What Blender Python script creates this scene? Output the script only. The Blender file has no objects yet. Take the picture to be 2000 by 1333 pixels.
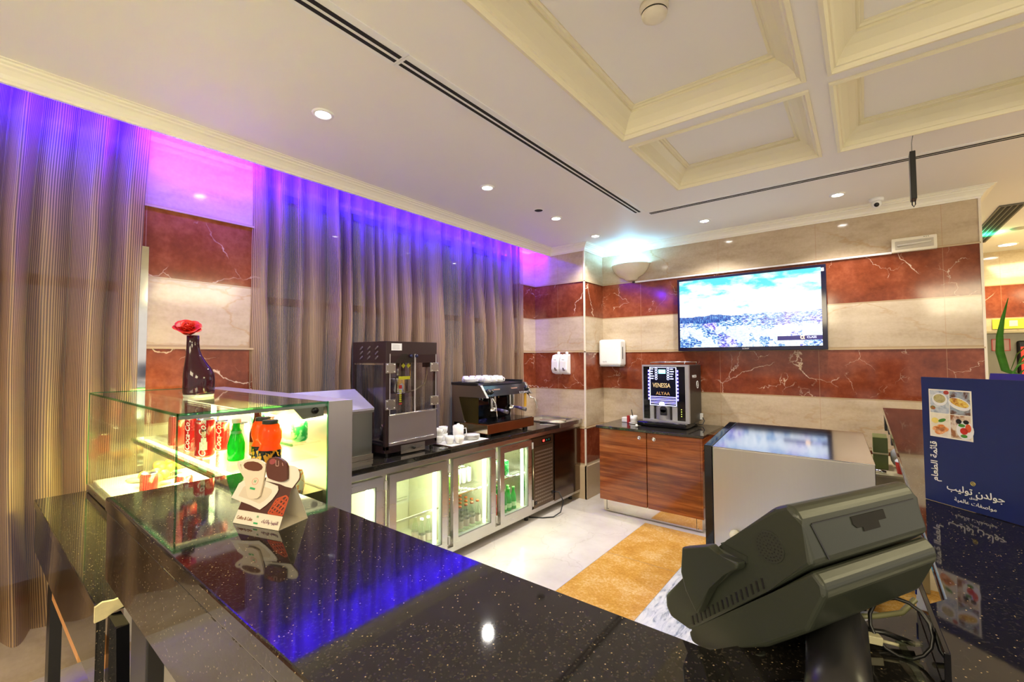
import bpy, bmesh, math, random
from mathutils import Vector, Matrix, noise
random.seed(7)
SC = bpy.context.scene
C = SC.collection
# ------------------------------------------------------------------ camera
cam = bpy.data.cameras.new('camera'); cam.lens = 15.58; cam.sensor_width = 36; cam.clip_start = .02; cam.clip_end = 60
camo = bpy.data.objects.new('camera', cam); C.objects.link(camo)
YAW, PIT, ROL = .67147, .037675, -.003766
cy, sy = math.cos(YAW), math.sin(YAW)
fw = Vector((-sy*math.cos(PIT), cy*math.cos(PIT), math.sin(PIT))); rt = Vector((cy, sy, 0)); up = rt.cross(fw)
r2 = math.cos(ROL)*rt + math.sin(ROL)*up; u2 = -math.sin(ROL)*rt + math.cos(ROL)*up
camo.matrix_world = Matrix(((r2.x, u2.x, -fw.x, 0), (r2.y, u2.y, -fw.y, 0), (r2.z, u2.z, -fw.z, 1.57), (0, 0, 0, 1)))
SC.camera = camo
# ------------------------------------------------------------------ world, exposure, lights
w = bpy.data.worlds.new('world'); SC.world = w; w.use_nodes = True
w.node_tree.nodes['Background'].inputs[0].default_value = (.95, .85, .74, 1)
w.node_tree.nodes['Background'].inputs[1].default_value = .50
SC.view_settings.view_transform = 'Standard'; SC.view_settings.look = 'None'
SC.view_settings.exposure = 0.95; SC.view_settings.gamma = 1; SC.view_settings.use_curve_mapping = False

def light(name, kind, loc, power, color, size=.1, target=None, size_y=None, spot=None, blend=.5, parent=None, spread=None):
    l = bpy.data.lights.new(name, kind); l.energy = power; l.color = color
    if kind == 'AREA':
        l.size = size
        if size_y: l.shape = 'RECTANGLE'; l.size_y = size_y
        if spread: l.spread = spread
    elif kind == 'SPOT': l.spot_size = spot; l.spot_blend = blend; l.shadow_soft_size = size
    else: l.shadow_soft_size = size
    o = bpy.data.objects.new(name, l); C.objects.link(o); o.location = loc
    if target is not None:
        o.rotation_euler = (Vector(target)-Vector(loc)).to_track_quat('-Z', 'Y').to_euler()
    return o
# added wide warm fill lights, out of view behind and right of the bar
light('warm_fill_light', 'AREA', (1.6, -1.6, 2.8), 60, (1, .86, .55), 1.6, (1.0, 0, 0))
light('warm_fill_light', 'AREA', (2.6, 2.6, 2.8), 28, (1, .88, .5), 1.2, (1.4, 2.6, 0))
light('warm_fill_light', 'AREA', (-1.2, -2.2, 2.8), 45, (1, .84, .55), 1.4, (-1.4, 0, .6))
light('corridor_light', 'AREA', (1.9, 6.6, 2.8), 36, (1, .84, .4), .8, (1.8, 6.9, 0))
# blue LED line in the curtain pocket
light('cove_led', 'AREA', (-2.955, 1.9, 2.90), 150, (.018, .004, 1), 5.4, (-3.10, 1.9, 2.885), size_y=.03)
light('cove_led_magenta', 'AREA', (-2.955, .93, 2.86), 2.4, (.55, .008, .8), .45, (-3.14, .93, 2.80), size_y=.03)
light('cove_led_magenta', 'AREA', (-2.955, 4.2, 2.86), 1.6, (.55, .008, .8), .25, (-3.14, 4.2, 2.80), size_y=.03)

# ------------------------------------------------------------------ node helpers
class NT:
    def __init__(s, name):
        s.m = bpy.data.materials.new(name); s.m.use_nodes = True; s.t = s.m.node_tree; s.t.nodes.clear()
        s.out = s.t.nodes.new('ShaderNodeOutputMaterial')
    def n(s, typ, ins=None, **kw):
        nd = s.t.nodes.new(typ)
        for k, v in kw.items(): setattr(nd, k, v)
        for k, v in (ins or {}).items():
            i = nd.inputs[k]
            if isinstance(v, bpy.types.NodeSocket): s.t.links.new(v, i)
            elif isinstance(v, tuple) and len(v) == 3 and i.type == 'RGBA': i.default_value = (*v, 1)
            else: i.default_value = v
        return nd
    def math(s, op, a, b=0., c=0.):
        return s.n('ShaderNodeMath', {0: a, 1: b, 2: c}, operation=op).outputs[0]
    def mix(s, f, a, b):
        nd = s.n('ShaderNodeMix', None, data_type='RGBA')
        for i, v in ((0, f), (6, a), (7, b)):
            if isinstance(v, bpy.types.NodeSocket): s.t.links.new(v, nd.inputs[i])
            else: nd.inputs[i].default_value = (*v, 1) if isinstance(v, tuple) else v
        return nd.outputs[2]
    def ramp(s, f, stops, mode='LINEAR'):
        nd = s.n('ShaderNodeValToRGB', {0: f}); cr = nd.color_ramp; cr.interpolation = mode
        while len(cr.elements) > 1: cr.elements.remove(cr.elements[0])
        first = True
        for p, c in stops:
            if not isinstance(c, tuple): c = (c, c, c)
            if first: e = cr.elements[0]; e.position = p; first = False
            else: e = cr.elements.new(p)
            e.color = (*c, 1)
        return nd.outputs[0]
    def pos(s): return s.n('ShaderNodeNewGeometry').outputs['Position']
    def obj(s): return s.n('ShaderNodeTexCoord').outputs['Object']
    def xyz(s, v):
        o = s.n('ShaderNodeSeparateXYZ', {0: v}).outputs; return o[0], o[1], o[2]
    def noise(s, v, scale, detail=4, rough=.55, dist=0., col=False):
        nd = s.n('ShaderNodeTexNoise', {'Vector': v, 'Scale': scale, 'Detail': detail, 'Roughness': rough, 'Distortion': dist})
        return nd.outputs[1 if col else 0]
    def map(s, v, sc=(1, 1, 1), lo=(0, 0, 0), ro=(0, 0, 0)):
        return s.n('ShaderNodeMapping', {'Vector': v, 'Scale': sc, 'Location': lo, 'Rotation': ro}).outputs[0]
    def bsdf(s, **k):
        nd = s.n('ShaderNodeBsdfPrincipled', {kk.replace('_', ' '): v for kk, v in k.items()})
        s.t.links.new(nd.outputs[0], s.out.inputs[0]); return nd
    def bump(s, h, st=.3, d=.01):
        return s.n('ShaderNodeBump', {'Height': h, 'Strength': st, 'Distance': d}).outputs[0]

MATS = {}
def mat(name, col, rough=.5, metal=0., emit=None, est=1., alpha=1., coat=0., trans=0., var=.06, vs=30.):
    """plain procedural material: colour gently mottled by noise"""
    if name in MATS: return MATS[name]
    s = NT(name); nz = s.noise(s.obj(), vs, 3)
    c2 = tuple(max(0, c*(1-var)) for c in col); c1 = tuple(min(1, c*(1+var)) for c in col)
    k = dict(Base_Color=s.mix(nz, c2, c1), Roughness=rough, Metallic=metal, Coat_Weight=coat, Transmission_Weight=trans, Alpha=alpha)
    if emit: k['Emission_Color'] = (*emit, 1); k['Emission_Strength'] = est
    s.bsdf(**k); MATS[name] = s.m; return s.m

def veins(s, v, scale, seed, width, dist=.35):
    """thin crooked crack lines: 1 on a line"""
    d = s.noise(s.map(v, (1, 1, 1), (seed, seed*1.7, seed*.6)), 2.3, 5, .6, 0, True)
    vv = s.n('ShaderNodeVectorMath', {0: v, 1: s.n('ShaderNodeVectorMath', {0: d, 3: dist}, operation='SCALE').outputs[0]}, operation='ADD').outputs[0]
    vo = s.n('ShaderNodeTexVoronoi', {'Vector': s.map(vv, (1, 1, 1), (seed*3, seed, seed*2)), 'Scale': scale}, feature='DISTANCE_TO_EDGE').outputs[0]
    return s.ramp(vo, [(0, 1.), (width, 0.)])

def marble_cols(s, p):
    n1 = s.noise(p, 3.2, 6, .65); n2 = s.noise(p, 22, 4, .6)
    red = s.ramp(s.math('ADD', s.math('MULTIPLY', n1, .7), s.math('MULTIPLY', n2, .3)), [(.32, (.12, .022, .009)), (.5, (.215, .046, .017)), (.68, (.33, .092, .042))])
    mask = s.ramp(s.noise(p, 1.9, 3, .5), [(.50, 0.), (.58, 1.)])
    v1 = s.math('MULTIPLY', veins(s, p, 1.7, 3.1, .008), mask)
    mask2 = s.ramp(s.noise(s.map(p, (1, 1, 1), (4, 2, 9)), 3.1, 3, .5), [(.54, 0.), (.62, .75)])
    v2 = s.math('MULTIPLY', veins(s, p, 3.6, 7.3, .010, .5), mask2)
    red = s.mix(s.math('MAXIMUM', v1, v2), red, (.80, .62, .46))
    be = s.ramp(s.math('ADD', s.math('MULTIPLY', s.noise(s.map(p, (.6, .6, 2.2)), 4, 6, .6), .75), s.math('MULTIPLY', s.noise(p, 45, 3), .25)),
                [(.3, (.42, .32, .21)), (.5, (.53, .42, .29)), (.7, (.62, .51, .37))])
    v3 = s.math('MULTIPLY', veins(s, s.map(p, (.6, .6, 1.5)), 1.7, 5.7, .016, .4), s.ramp(s.noise(p, 1.3, 2), [(.45, 0.), (.6, .5)]))
    be = s.mix(v3, be, (.42, .24, .09))
    return red, be

def m_bands(name, joint_axis=0, period=.82, off=0.):
    s = NT(name); p = s.pos(); x, y, z = s.xyz(p)
    red, be = marble_cols(s, p)
    Z = s.math('DIVIDE', z, 3.0)
    st = [(0, 0.)]
    for a, b in ((.365, .772), (1.192, 1.628), (2.018, 2.432)): st += [(a/3, 1.), (b/3, 0.)]
    m = s.ramp(Z, st, 'CONSTANT')
    st = [(0, 0.)]
    for a in (.365, .772, 1.192, 1.628, 2.018, 2.432): st += [(a/3, 1.), ((a+.014)/3, 0.)]
    ln = s.ramp(Z, st, 'CONSTANT')
    col = s.mix(m, be, red); col = s.mix(ln, col, (.42, .30, .17))
    c = (x, y)[joint_axis]
    fr = s.math('FRACT', s.math('DIVIDE', s.math('ADD', c, 20+off), period))
    jl = s.math('LESS_THAN', fr, .005)
    col = s.mix(s.math('MULTIPLY', jl, .5), col, (.45, .25, .15))
    s.bsdf(Base_Color=col, Roughness=.09, Specular_IOR_Level=.55, Normal=s.bump(s.math('SUBTRACT', 1., s.math('MAXIMUM', ln, jl)), .35, .003))
    return s.m
M_BACK = m_bands('striped_marble_back', 0, .83, .245)
M_SIDE = m_bands('striped_marble_side', 1, .83, .1)

def m_floor(kind):
    s = NT('floor_'+kind); p = s.pos(); x, y, z = s.xyz(p)
    if kind == 'cream':
        c = s.ramp(s.noise(p, 3, 6, .6), [(.3, (.66, .60, .52)), (.7, (.80, .75, .68))])
        c = s.mix(s.math('MULTIPLY', veins(s, p, 1.6, 2.2, .012, .5), .35), c, (.5, .42, .33))
    elif kind == 'yellow':
        n = s.math('ADD', s.math('MULTIPLY', s.noise(p, 5, 6, .7), .5), s.math('MULTIPLY', s.noise(p, 55, 5, .7), .5))
        c = s.ramp(n, [(.36, (.50, .24, .035)), (.5, (.68, .37, .07)), (.64, (.84, .60, .28))])
    else:
        wv = s.noise(s.map(p, (9, 2.2, 1), (0, 0, 0), (0, 0, .35)), 3, 6, .65, .8)
        c = s.ramp(wv, [(.38, (.28, .33, .40)), (.46, (.62, .66, .70)), (.6, (.82, .84, .85))])
    s.bsdf(Base_Color=c, Roughness=.16, Specular_IOR_Level=.4); return s.m
def m_granite():
    s = NT('black_galaxy_granite'); p = s.pos()
    vo = s.n('ShaderNodeTexVoronoi', {'Vector': p, 'Scale': 330}); 
    r = s.xyz(vo.outputs[1])[0]; near = s.math('LESS_THAN', vo.outputs[0], .34)
    sp = s.math('MULTIPLY', s.math('GREATER_THAN', r, .965), near)
    vo2 = s.n('ShaderNodeTexVoronoi', {'Vector': p, 'Scale': 420}); sp2 = s.math('GREATER_THAN', s.xyz(vo2.outputs[1])[1], .90)
    c = s.mix(s.noise(p, 90, 3), (.006, .006, .006), (.022, .019, .016))
    c = s.mix(s.math('MULTIPLY', sp2, .35), c, (.12, .10, .075)); c = s.mix(sp, c, (.50, .38, .20))
    s.bsdf(Base_Color=c, Roughness=.045, Specular_IOR_Level=.75); return s.m
GRAN = m_granite()
def m_steel(name, col=(.62, .60, .58), rough=.28, axis=2):
    s = NT(name); p = s.obj(); sc = [14, 14, 14]; sc[axis] = .5
    n = s.noise(s.map(p, tuple(sc)), 6, 3)
    s.bsdf(Base_Color=s.mix(n, tuple(c*.95 for c in col), col), Metallic=1., Roughness=s.math('ADD', rough-.02, s.math('MULTIPLY', n, .04))); return s.m
STEEL = m_steel('brushed_steel', axis=0); STEELY = m_steel('brushed_steel_long', axis=1); CHROME = mat('chrome', (.8, .8, .8), .08, 1.)
DSTEEL = m_steel('dull_steel', (.40, .37, .33), .33, 1)
def m_wood():
    s = NT('glossy_walnut_laminate'); p = s.obj(); x, y, z = s.xyz(p)
    v = s.map(p, (1.1, 1.1, 15)); n = s.noise(v, 1.6, 6, .6, .4); f = s.noise(s.map(p, (3, 3, 190)), 2, 3)
    c = s.ramp(s.math('ADD', s.math('MULTIPLY', n, .8), s.math('MULTIPLY', f, .2)), [(.34, (.10, .018, .004)), (.46, (.20, .045, .010)), (.56, (.33, .088, .018)), (.68, (.45, .145, .036))])
    s.bsdf(Base_Color=c, Roughness=.14, Coat_Weight=.4, Coat_Roughness=.05); return s.m
WOOD = m_wood()
def m_curtain(nm, tmax, lit_tint=(1, 1, 1)):
    s = NT(nm); uv = s.n('ShaderNodeTexCoord').outputs['UV']
    u, v, _ = s.xyz(uv); f = s.math('FRACT', s.math('DIVIDE', u, .0105))
    st = s.ramp(f, [(0, 0.), (.12, 1.), (.42, 1.), (.56, 0.)])
    n = s.noise(s.map(s.pos(), (1, 1, .5)), 9, 4)
    a = s.mix(n, (.17, .105, .066), (.23, .145, .092)); b = s.mix(n, (.56*lit_tint[0], .37*lit_tint[1], .225*lit_tint[2]), (.64*lit_tint[0], .44*lit_tint[1], .275*lit_tint[2]))
    col = s.mix(st, a, b)
    d = s.n('ShaderNodeBsdfDiffuse', {0: col}).outputs[0]; t = s.n('ShaderNodeBsdfTranslucent', {0: col}).outputs[0]
    g = s.n('ShaderNodeBsdfAnisotropic', {0: (.6, .5, .4), 'Roughness': .42}).outputs[0]
    m1 = s.n('ShaderNodeMixShader', {0: .30, 1: d, 2: t}).outputs[0]; m1 = s.n('ShaderNodeMixShader', {0: .10, 1: m1, 2: g}).outputs[0]
    tr = s.n('ShaderNodeBsdfTransparent').outputs[0]
    m2 = s.n('ShaderNodeMixShader', {0: s.math('ADD', s.math('MULTIPLY', s.math('SUBTRACT', 1., st), .12), s.xyz(s.ramp(s.noise(s.map(s.pos(), (0, 1, .12)), 6.5, 1, .4), [(.46, .06), (.60, tmax)]))[0]), 1: m1, 2: tr}).outputs[0]
    s.t.links.new(m2, s.out.inputs[0]); return s.m
CURT = m_curtain('pinstriped_curtain_fabric', .46); CURT_L = m_curtain('yellow_lit_pinstriped_fabric', .17, (1, .95, .72))  # left cloth yellowed to stand for spill from the display case lamps
def m_glass(name, tint=(.94, .98, .95), ior=1.45, rough=.0, refl=(1, 1, 1)):
    s = NT(name); ge = s.n('ShaderNodeNewGeometry'); dt = s.n('ShaderNodeVectorMath', {0: ge.outputs['Normal'], 1: ge.outputs['Incoming']}, operation='DOT_PRODUCT').outputs['Value']
    r0 = ((ior-1)/(ior+1))**2; f = s.math('ADD', r0, s.math('MULTIPLY', 1-r0, s.math('POWER', s.math('SUBTRACT', 1., s.math('ABSOLUTE', dt)), 5.)))
    f = s.math('ADD', f, s.math('MULTIPLY', s.noise(s.obj(), 3, 1), .01))
    t = s.n('ShaderNodeBsdfTransparent', {0: tint}).outputs[0]; g = s.n('ShaderNodeBsdfGlossy', {0: refl, 1: rough}).outputs[0]
    s.t.links.new(s.n('ShaderNodeMixShader', {0: f, 1: t, 2: g}).outputs[0], s.out.inputs[0]); return s.m
GLASS = m_glass('clear_pane_glass'); GEDGE = m_glass('green_glass_edge', (.45, .80, .58), 1.6, .08, (.6, 1, .75))
WINGL = m_glass('dark_window_glass', (.30, .34, .42), 1.9)
def m_liquid(name, col, rough=.06, tint=.55):
    s = NT(name); t = s.n('ShaderNodeBsdfTransparent', {0: tuple(min(1, c*1.1) for c in col)}).outputs[0]
    n = s.noise(s.obj(), 12, 2)
    p = s.n('ShaderNodeBsdfPrincipled', {'Base Color': s.mix(n, tuple(c*.8 for c in col), col), 'Roughness': rough, 'Specular IOR Level': .6}).outputs[0]
    tl = s.n('ShaderNodeBsdfTranslucent', {0: col}).outputs[0]
    a = s.n('ShaderNodeMixShader', {0: .4, 1: p, 2: tl}).outputs[0]
    s.t.links.new(s.n('ShaderNodeMixShader', {0: tint, 1: t, 2: a}).outputs[0], s.out.inputs[0]); return s.m
PLASTER = mat('cream_ceiling_paint', (.86, .83, .80), .55, var=.015, vs=2)
CROWN = mat('crown_moulding_paint', (.88, .85, .75), .45, var=.015, vs=2)
WHITE = mat('white_plastic', (.85, .85, .85), .3, var=.02); CHINA = mat('white_china', (.88, .87, .85), .12, var=.02)
BLACK = mat('black_plastic', (.012, .012, .013), .35); BLACKG = mat('black_gloss', (.006, .006, .008), .06)
DARK = mat('dark_void', (.01, .009, .008), .8)

# ------------------------------------------------------------------ mesh helpers
def wloc(o):
    v = Vector((0, 0, 0))
    while o is not None: v += o.location; o = o.parent
    return v
class MB:
    def __init__(s): s.bm = bmesh.new(); s.mi = 0; s.sm = False
    def _f(s, fs):
        for f in fs: f.material_index = s.mi; f.smooth = s.sm
    def box(s, x0, x1, y0, y1, z0, z1, bev=0., seg=2):
        r = bmesh.ops.create_cube(s.bm, size=1.)['verts']
        for v in r: v.co = Vector(((x0+x1)/2+v.co.x*(x1-x0), (y0+y1)/2+v.co.y*(y1-y0), (z0+z1)/2+v.co.z*(z1-z0)))
        fs = set(f for v in r for f in v.link_faces); s._f(fs)
        if bev > 0:
            es = list(set(e for v in r for e in v.link_edges))
            o = bmesh.ops.bevel(s.bm, geom=es, offset=bev, segments=seg, affect='EDGES', profile=.5)
            s._f(o['faces'])
        return s
    def obox(s, c, ax, ay, az, hx, hy, hz, bev=0.):
        """oriented box"""
        r = bmesh.ops.create_cube(s.bm, size=2.)['verts']; ax, ay, az, c = map(Vector, (ax, ay, az, c))
        for v in r: v.co = c + ax*(v.co.x*hx) + ay*(v.co.y*hy) + az*(v.co.z*hz)
        s._f(set(f for v in r for f in v.link_faces))
        if bev > 0: s._f(bmesh.ops.bevel(s.bm, geom=list(set(e for v in r for e in v.link_edges)), offset=bev, segments=2, affect='EDGES', profile=.5)['faces'])
        return s
    def lathe(s, prof, c=(0, 0, 0), seg=24, axis=(0, 0, 1), sm=True, skew=None, ry=1.):
        c = Vector(c); az = Vector(axis).normalized(); ax = az.orthogonal().normalized() if abs(az.z) < .99 else Vector((1, 0, 0)); ay = az.cross(ax)
        rings = []
        for r, h in prof:
            off = skew(h) if skew else Vector((0, 0, 0))
            if r < 1e-6: rings.append([s.bm.verts.new(c+az*h+off)])
            else: rings.append([s.bm.verts.new(c+az*h+off+ax*(r*math.cos(2*math.pi*i/seg))+ay*(r*ry*math.sin(2*math.pi*i/seg))) for i in range(seg)])
        fs = []
        for a, b in zip(rings[:-1], rings[1:]):
            if len(a) == 1 and len(b) == 1: continue
            for i in range(seg):
                j = (i+1) % seg
                if len(a) == 1: q = (a[0], b[j], b[i])[::-1]
                elif len(b) == 1: q = (a[i], a[j], b[0])
                else: q = (a[i], a[j], b[j], b[i])
                try: fs.append(s.bm.faces.new(q))
                except ValueError: pass
        for f in fs: f.material_index = s.mi; f.smooth = sm
        return s
    def cyl(s, c, r, h, axis=(0, 0, 1), seg=20, sm=True):
        s.lathe([(0, 0), (r, 0)], c, seg, axis, False); s.lathe([(r, 0), (r, h)], c, seg, axis, sm); s.lathe([(r, h), (0, h)], c, seg, axis, False); return s
    def sph(s, c, r, seg=16, sz=1.):
        k = 8; s.lathe([(r*math.sin(math.pi*i/k), -r*sz*math.cos(math.pi*i/k)) for i in range(k+1)], c, seg); return s
    def tube(s, pts, r, seg=8, closed=False):
        pts = [Vector(p) for p in pts]; n = len(pts); rings = []; prev = None
        for i, p in enumerate(pts):
            if closed: t = pts[(i+1) % n]-pts[i-1]
            else: t = pts[min(i+1, n-1)]-pts[max(i-1, 0)]
            t.normalize()
            if prev is None: a = t.orthogonal().normalized()
            else: a = (prev-t*prev.dot(t)).normalized()
            prev = a; b = t.cross(a); rr = r[i] if isinstance(r, (list, tuple)) else r
            rings.append([s.bm.verts.new(p+a*(rr*math.cos(2*math.pi*k/seg))+b*(rr*math.sin(2*math.pi*k/seg))) for k in range(seg)])
        rg = range(n if closed else n-1)
        for i in rg:
            A, B = rings[i], rings[(i+1) % n]
            for k in range(seg):
                f = s.bm.faces.new((A[k], A[(k+1) % seg], B[(k+1) % seg], B[k])); f.smooth = True; f.material_index = s.mi
        if not closed:
            for rg_, fl in ((rings[0], True), (rings[-1], False)):
                f = s.bm.faces.new(rg_[::-1] if fl else rg_); f.material_index = s.mi
        return s
    def prism(s, poly, a, b, f3, bev=0.):
        """extrude a 2-D polygon: f3(u, v, t) -> point, t from a to b"""
        A = [s.bm.verts.new(f3(u, v, a)) for u, v in poly]; B = [s.bm.verts.new(f3(u, v, b)) for u, v in poly]; n = len(poly)
        fs = [s.bm.faces.new(A[::-1]), s.bm.faces.new(B)]
        for i in range(n): fs.append(s.bm.faces.new((A[i], A[(i+1) % n], B[(i+1) % n], B[i])))
        s._f(fs)
        if bev > 0:
            es = list(set(e for f in fs for e in f.edges))
            s._f(bmesh.ops.bevel(s.bm, geom=es, offset=bev, segments=3, affect='EDGES', profile=.5, clamp_overlap=True)['faces'])
        return s
    def quad(s, *p):
        f = s.bm.faces.new([s.bm.verts.new(q) for q in p]); s._f([f]); return s
    def build(s, name, mats, parent=None, local=False):
        if not isinstance(mats, (list, tuple)): mats = [mats]
        bmesh.ops.recalc_face_normals(s.bm, faces=s.bm.faces)
        me = bpy.data.meshes.new(name); 
        if parent is None:
            xs = [v.co for v in s.bm.verts]
            base = Vector(((min(v.x for v in xs)+max(v.x for v in xs))/2, (min(v.y for v in xs)+max(v.y for v in xs))/2, min(v.z for v in xs)))
        else: base = Vector((0, 0, 0)) if local else wloc(parent)
        for v in s.bm.verts: v.co -= base
        s.bm.to_mesh(me); s.bm.free()
        for m in mats: me.materials.append(m)
        o = bpy.data.objects.new(name, me); C.objects.link(o)
        if parent is None: o.location = base
        else: o.parent = parent
        return o
def B(*a, **k): return MB().box(*a, **k)
def tag(o, label=None, cat=None, group=None, kind=None):
    if label: o['label'] = label
    if cat: o['category'] = cat
    if group: o['group'] = group
    if kind: o['kind'] = kind
    return o
def thing(name, label, cat, loc=(0, 0, 0), rotz=0., group=None):
    o = bpy.data.objects.new(name, None); C.objects.link(o); o.location = loc; o.rotation_euler = (0, 0, rotz); o.empty_display_size = .05
    return tag(o, label, cat, group)
def dup(root, loc, rotz=None, label=None, group=None):
    r = root.copy(); C.objects.link(r); r.location = loc
    if rotz is not None: r.rotation_euler = (0, 0, rotz)
    if label: r['label'] = label
    if group: r['group'] = group
    for ch in list(root.children):
        c = ch.copy(); C.objects.link(c); c.parent = r
        for g in list(ch.children):
            d = g.copy(); C.objects.link(d); d.parent = c
    return r
def struct(o, label=None): o['kind'] = 'structure'; return tag(o, label)
def text(name, body, size, m, parent, loc, ax, ay, depth=.0006, align='CENTER', shear=0., bold=0., sx=1.):
    """flat lettering: ax = reading direction, ay = up; loc and axes in the parent's local frame"""
    c = bpy.data.curves.new('tmp', 'FONT'); c.body = body; c.size = size; c.align_x = align; c.align_y = 'CENTER'; c.extrude = depth; c.shear = shear; c.offset = bold; c.resolution_u = 3
    o = bpy.data.objects.new('tmp', c); C.objects.link(o); bpy.context.view_layer.update()
    me = bpy.data.meshes.new_from_object(o.evaluated_get(bpy.context.evaluated_depsgraph_get()))
    bpy.data.objects.remove(o); bpy.data.curves.remove(c)
    ax = Vector(ax).normalized(); ay = Vector(ay).normalized(); az = ax.cross(ay)
    for v in me.vertices: v.co = Vector(loc)+ax*v.co.x*sx+ay*v.co.y+az*v.co.z
    me.materials.clear(); me.materials.append(m)
    r = bpy.data.objects.new(name, me); C.objects.link(r); r.parent = parent; return r
X, Y, Z = Vector((1, 0, 0)), Vector((0, 1, 0)), Vector((0, 0, 1))

# ================================================================== THE ROOM
ZC = 2.86
f = MB()
def fl(x0, x1, y0, y1, mi): f.mi = mi; f.quad((x0, y0, 0), (x1, y0, 0), (x1, y1, 0), (x0, y1, 0))
fl(-3.4, -1.67, -4, 9, 0); fl(-1.67, 8, 4.12, 9, 0); fl(-1.67, 8, -4, .6, 0)
fl(-1.67, -1.115, .6, 4.12, 1); fl(-1.115, 8, 3.57, 4.12, 1); fl(-1.115, 8, .6, 3.57, 2)
bmesh.ops.remove_doubles(f.bm, verts=f.bm.verts, dist=1e-4)
struct(f.build('floor', [m_floor('cream'), m_floor('yellow'), m_floor('grey')]), 'cream stone floor with a yellow marble border')
t_ = MB()
for yy in (3.32, 2.5, 1.65): t_.box(-1.668, -1.117, yy, yy+.003, 0, .0006)
for xx in (-1.67, -1.117): t_.box(xx, xx+.003, .6, 3.57 if xx > -1.5 else 4.12, 0, .0006)
struct(t_.build('trim_1', mat('floor_joint', (.35, .26, .15), .5)))
# window wall (x = -3.14): piers with recessed windows between
w_ = MB()
w_.box(-3.34, -3.14, .60, 1.26, 0, 3.1); w_.box(-3.34, -3.14, 4.10, 4.41, 0, 3.1); w_.box(-3.34, -3.14, -4, -.9, 0, 3.1)
w_.box(-3.34, -3.225, -.9, .60, 0, .42); w_.box(-3.34, -3.225, 1.26, 4.10, 0, .42)
w_.box(-3.34, -3.235, -.9, .60, 2.75, 3.1); w_.box(-3.34, -3.235, 1.26, 4.10, 2.75, 3.1)
struct(w_.build('wall_left', M_SIDE), 'striped marble window wall')
def window(n, y0, y1, k):
    fr = MB(); g = MB()
    fr.box(-3.30, -3.24, y0, y1, .42, .47); fr.box(-3.30, -3.24, y0, y1, 2.70, 2.75); fr.box(-3.30, -3.24, y0, y1, 1.95, 2.0)
    for i in range(k+1):
        yy = y0+(y1-y0)*i/k; fr.box(-3.30, -3.24, max(y0, yy-.03), min(y1, yy+.03), .42, 2.75)
    o = struct(fr.build('window_%d' % n, mat('bronze_frame', (.10, .095, .10), .4, .6)), 'dark window behind the curtain')
    g.box(-3.275, -3.268, y0+.01, y1-.01, .43, 2.74).build('pane', WINGL, o)
window(1, -.9, .60, 2); window(2, 1.26, 4.10, 4)
B(-3.139, -3.13, .60, .665, .05, 2.2).build('trim_2', CHROME)['kind'] = 'structure'
# pillar and back wall
p_ = MB(); p_.box(-3.34, -2.46, 4.41, 4.86, 0, ZC); struct(p_.build('wall_pillar', M_BACK), 'striped marble pillar beside the curtain')
b_ = MB(); b_.box(-3.34, .72, 4.86, 5.10, 0, ZC); struct(b_.build('wall_back', M_BACK), 'striped marble back wall')
B(-2.468, -2.452, 4.402, 4.418, .37, 2.78).build('trim_3', mat('pale_corner_bead', (.80, .72, .58), .25))['kind'] = 'structure'
B(.712, .728, 4.852, 4.87, 0, 2.78).build('trim_4', MATS['pale_corner_bead'])['kind'] = 'structure'
fw_ = MB(); fw_.box(.3, 8, 8.0, 8.2, 0, ZC); struct(fw_.build('wall_far', M_BACK), 'striped marble wall across the corridor')
# ledges at the top of each red band
def ledge(z, d=.012):
    m = MB()
    m.box(-3.14, -3.14+d, .60, 1.26, z, z+.012); m.box(-3.14, -3.14+d, 4.10, 4.41, z, z+.012)
    m.box(-3.14, -2.46+d, 4.41-d, 4.41, z, z+.012); m.box(-2.46, -2.46+d, 4.41-d, 4.86, z, z+.012); m.box(-2.46, .72, 4.86-d, 4.86, z, z+.012)
    return m.build('trim_5', mat('stone_bead', (.50, .37, .22), .3))
for z in (1.628, 2.432, .772): struct(ledge(z, .009))
pb = MB(); pb.box(-3.14, -2.44, 4.385, 4.41, 0, .36); pb.box(-2.46, -2.435, 4.385, 4.86, 0, .36)
struct(pb.build('baseboard_pillar', mat('beige_stone_base', (.58, .45, .28), .15)))
# valance and pocket
struct(B(-2.94, -2.92, -4, 4.41, 2.785, 3.1).build('trim_6', CROWN)); struct(B(-3.34, -2.92, -4, 4.41, 3.08, 3.1).build('trim_7', PLASTER))
# ceiling with coffer openings
cof = [(-1.073, -.2, .75, 2.417), (-1.073, -.2, 2.553, 3.405), (-.077, .80, .75, 2.43), (-.077, .80, 2.553, 3.405), (-1.073, -.2, -1.2, .61), (-.077, .8, -1.2, .61), (.92, 1.8, 2.553, 3.405), (.92, 1.8, .75, 2.43)]
xs = sorted(set([-2.92, 8]+[v for c in cof for v in c[:2]])); ys = sorted(set([-4, 9]+[v for c in cof for v in c[2:]]))
cl = MB()
for i in range(len(xs)-1):
    for j in range(len(ys)-1):
        mx, my = (xs[i]+xs[i+1])/2, (ys[j]+ys[j+1])/2
        if any(a < mx < b and c < my < d for a, b, c, d in cof): continue
        cl.quad((xs[i], ys[j], ZC), (xs[i+1], ys[j], ZC), (xs[i+1], ys[j+1], ZC), (xs[i], ys[j+1], ZC))
bmesh.ops.remove_doubles(cl.bm, verts=cl.bm.verts, dist=1e-4)
struct(cl.build('ceiling', PLASTER), 'cream plaster ceiling')
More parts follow.
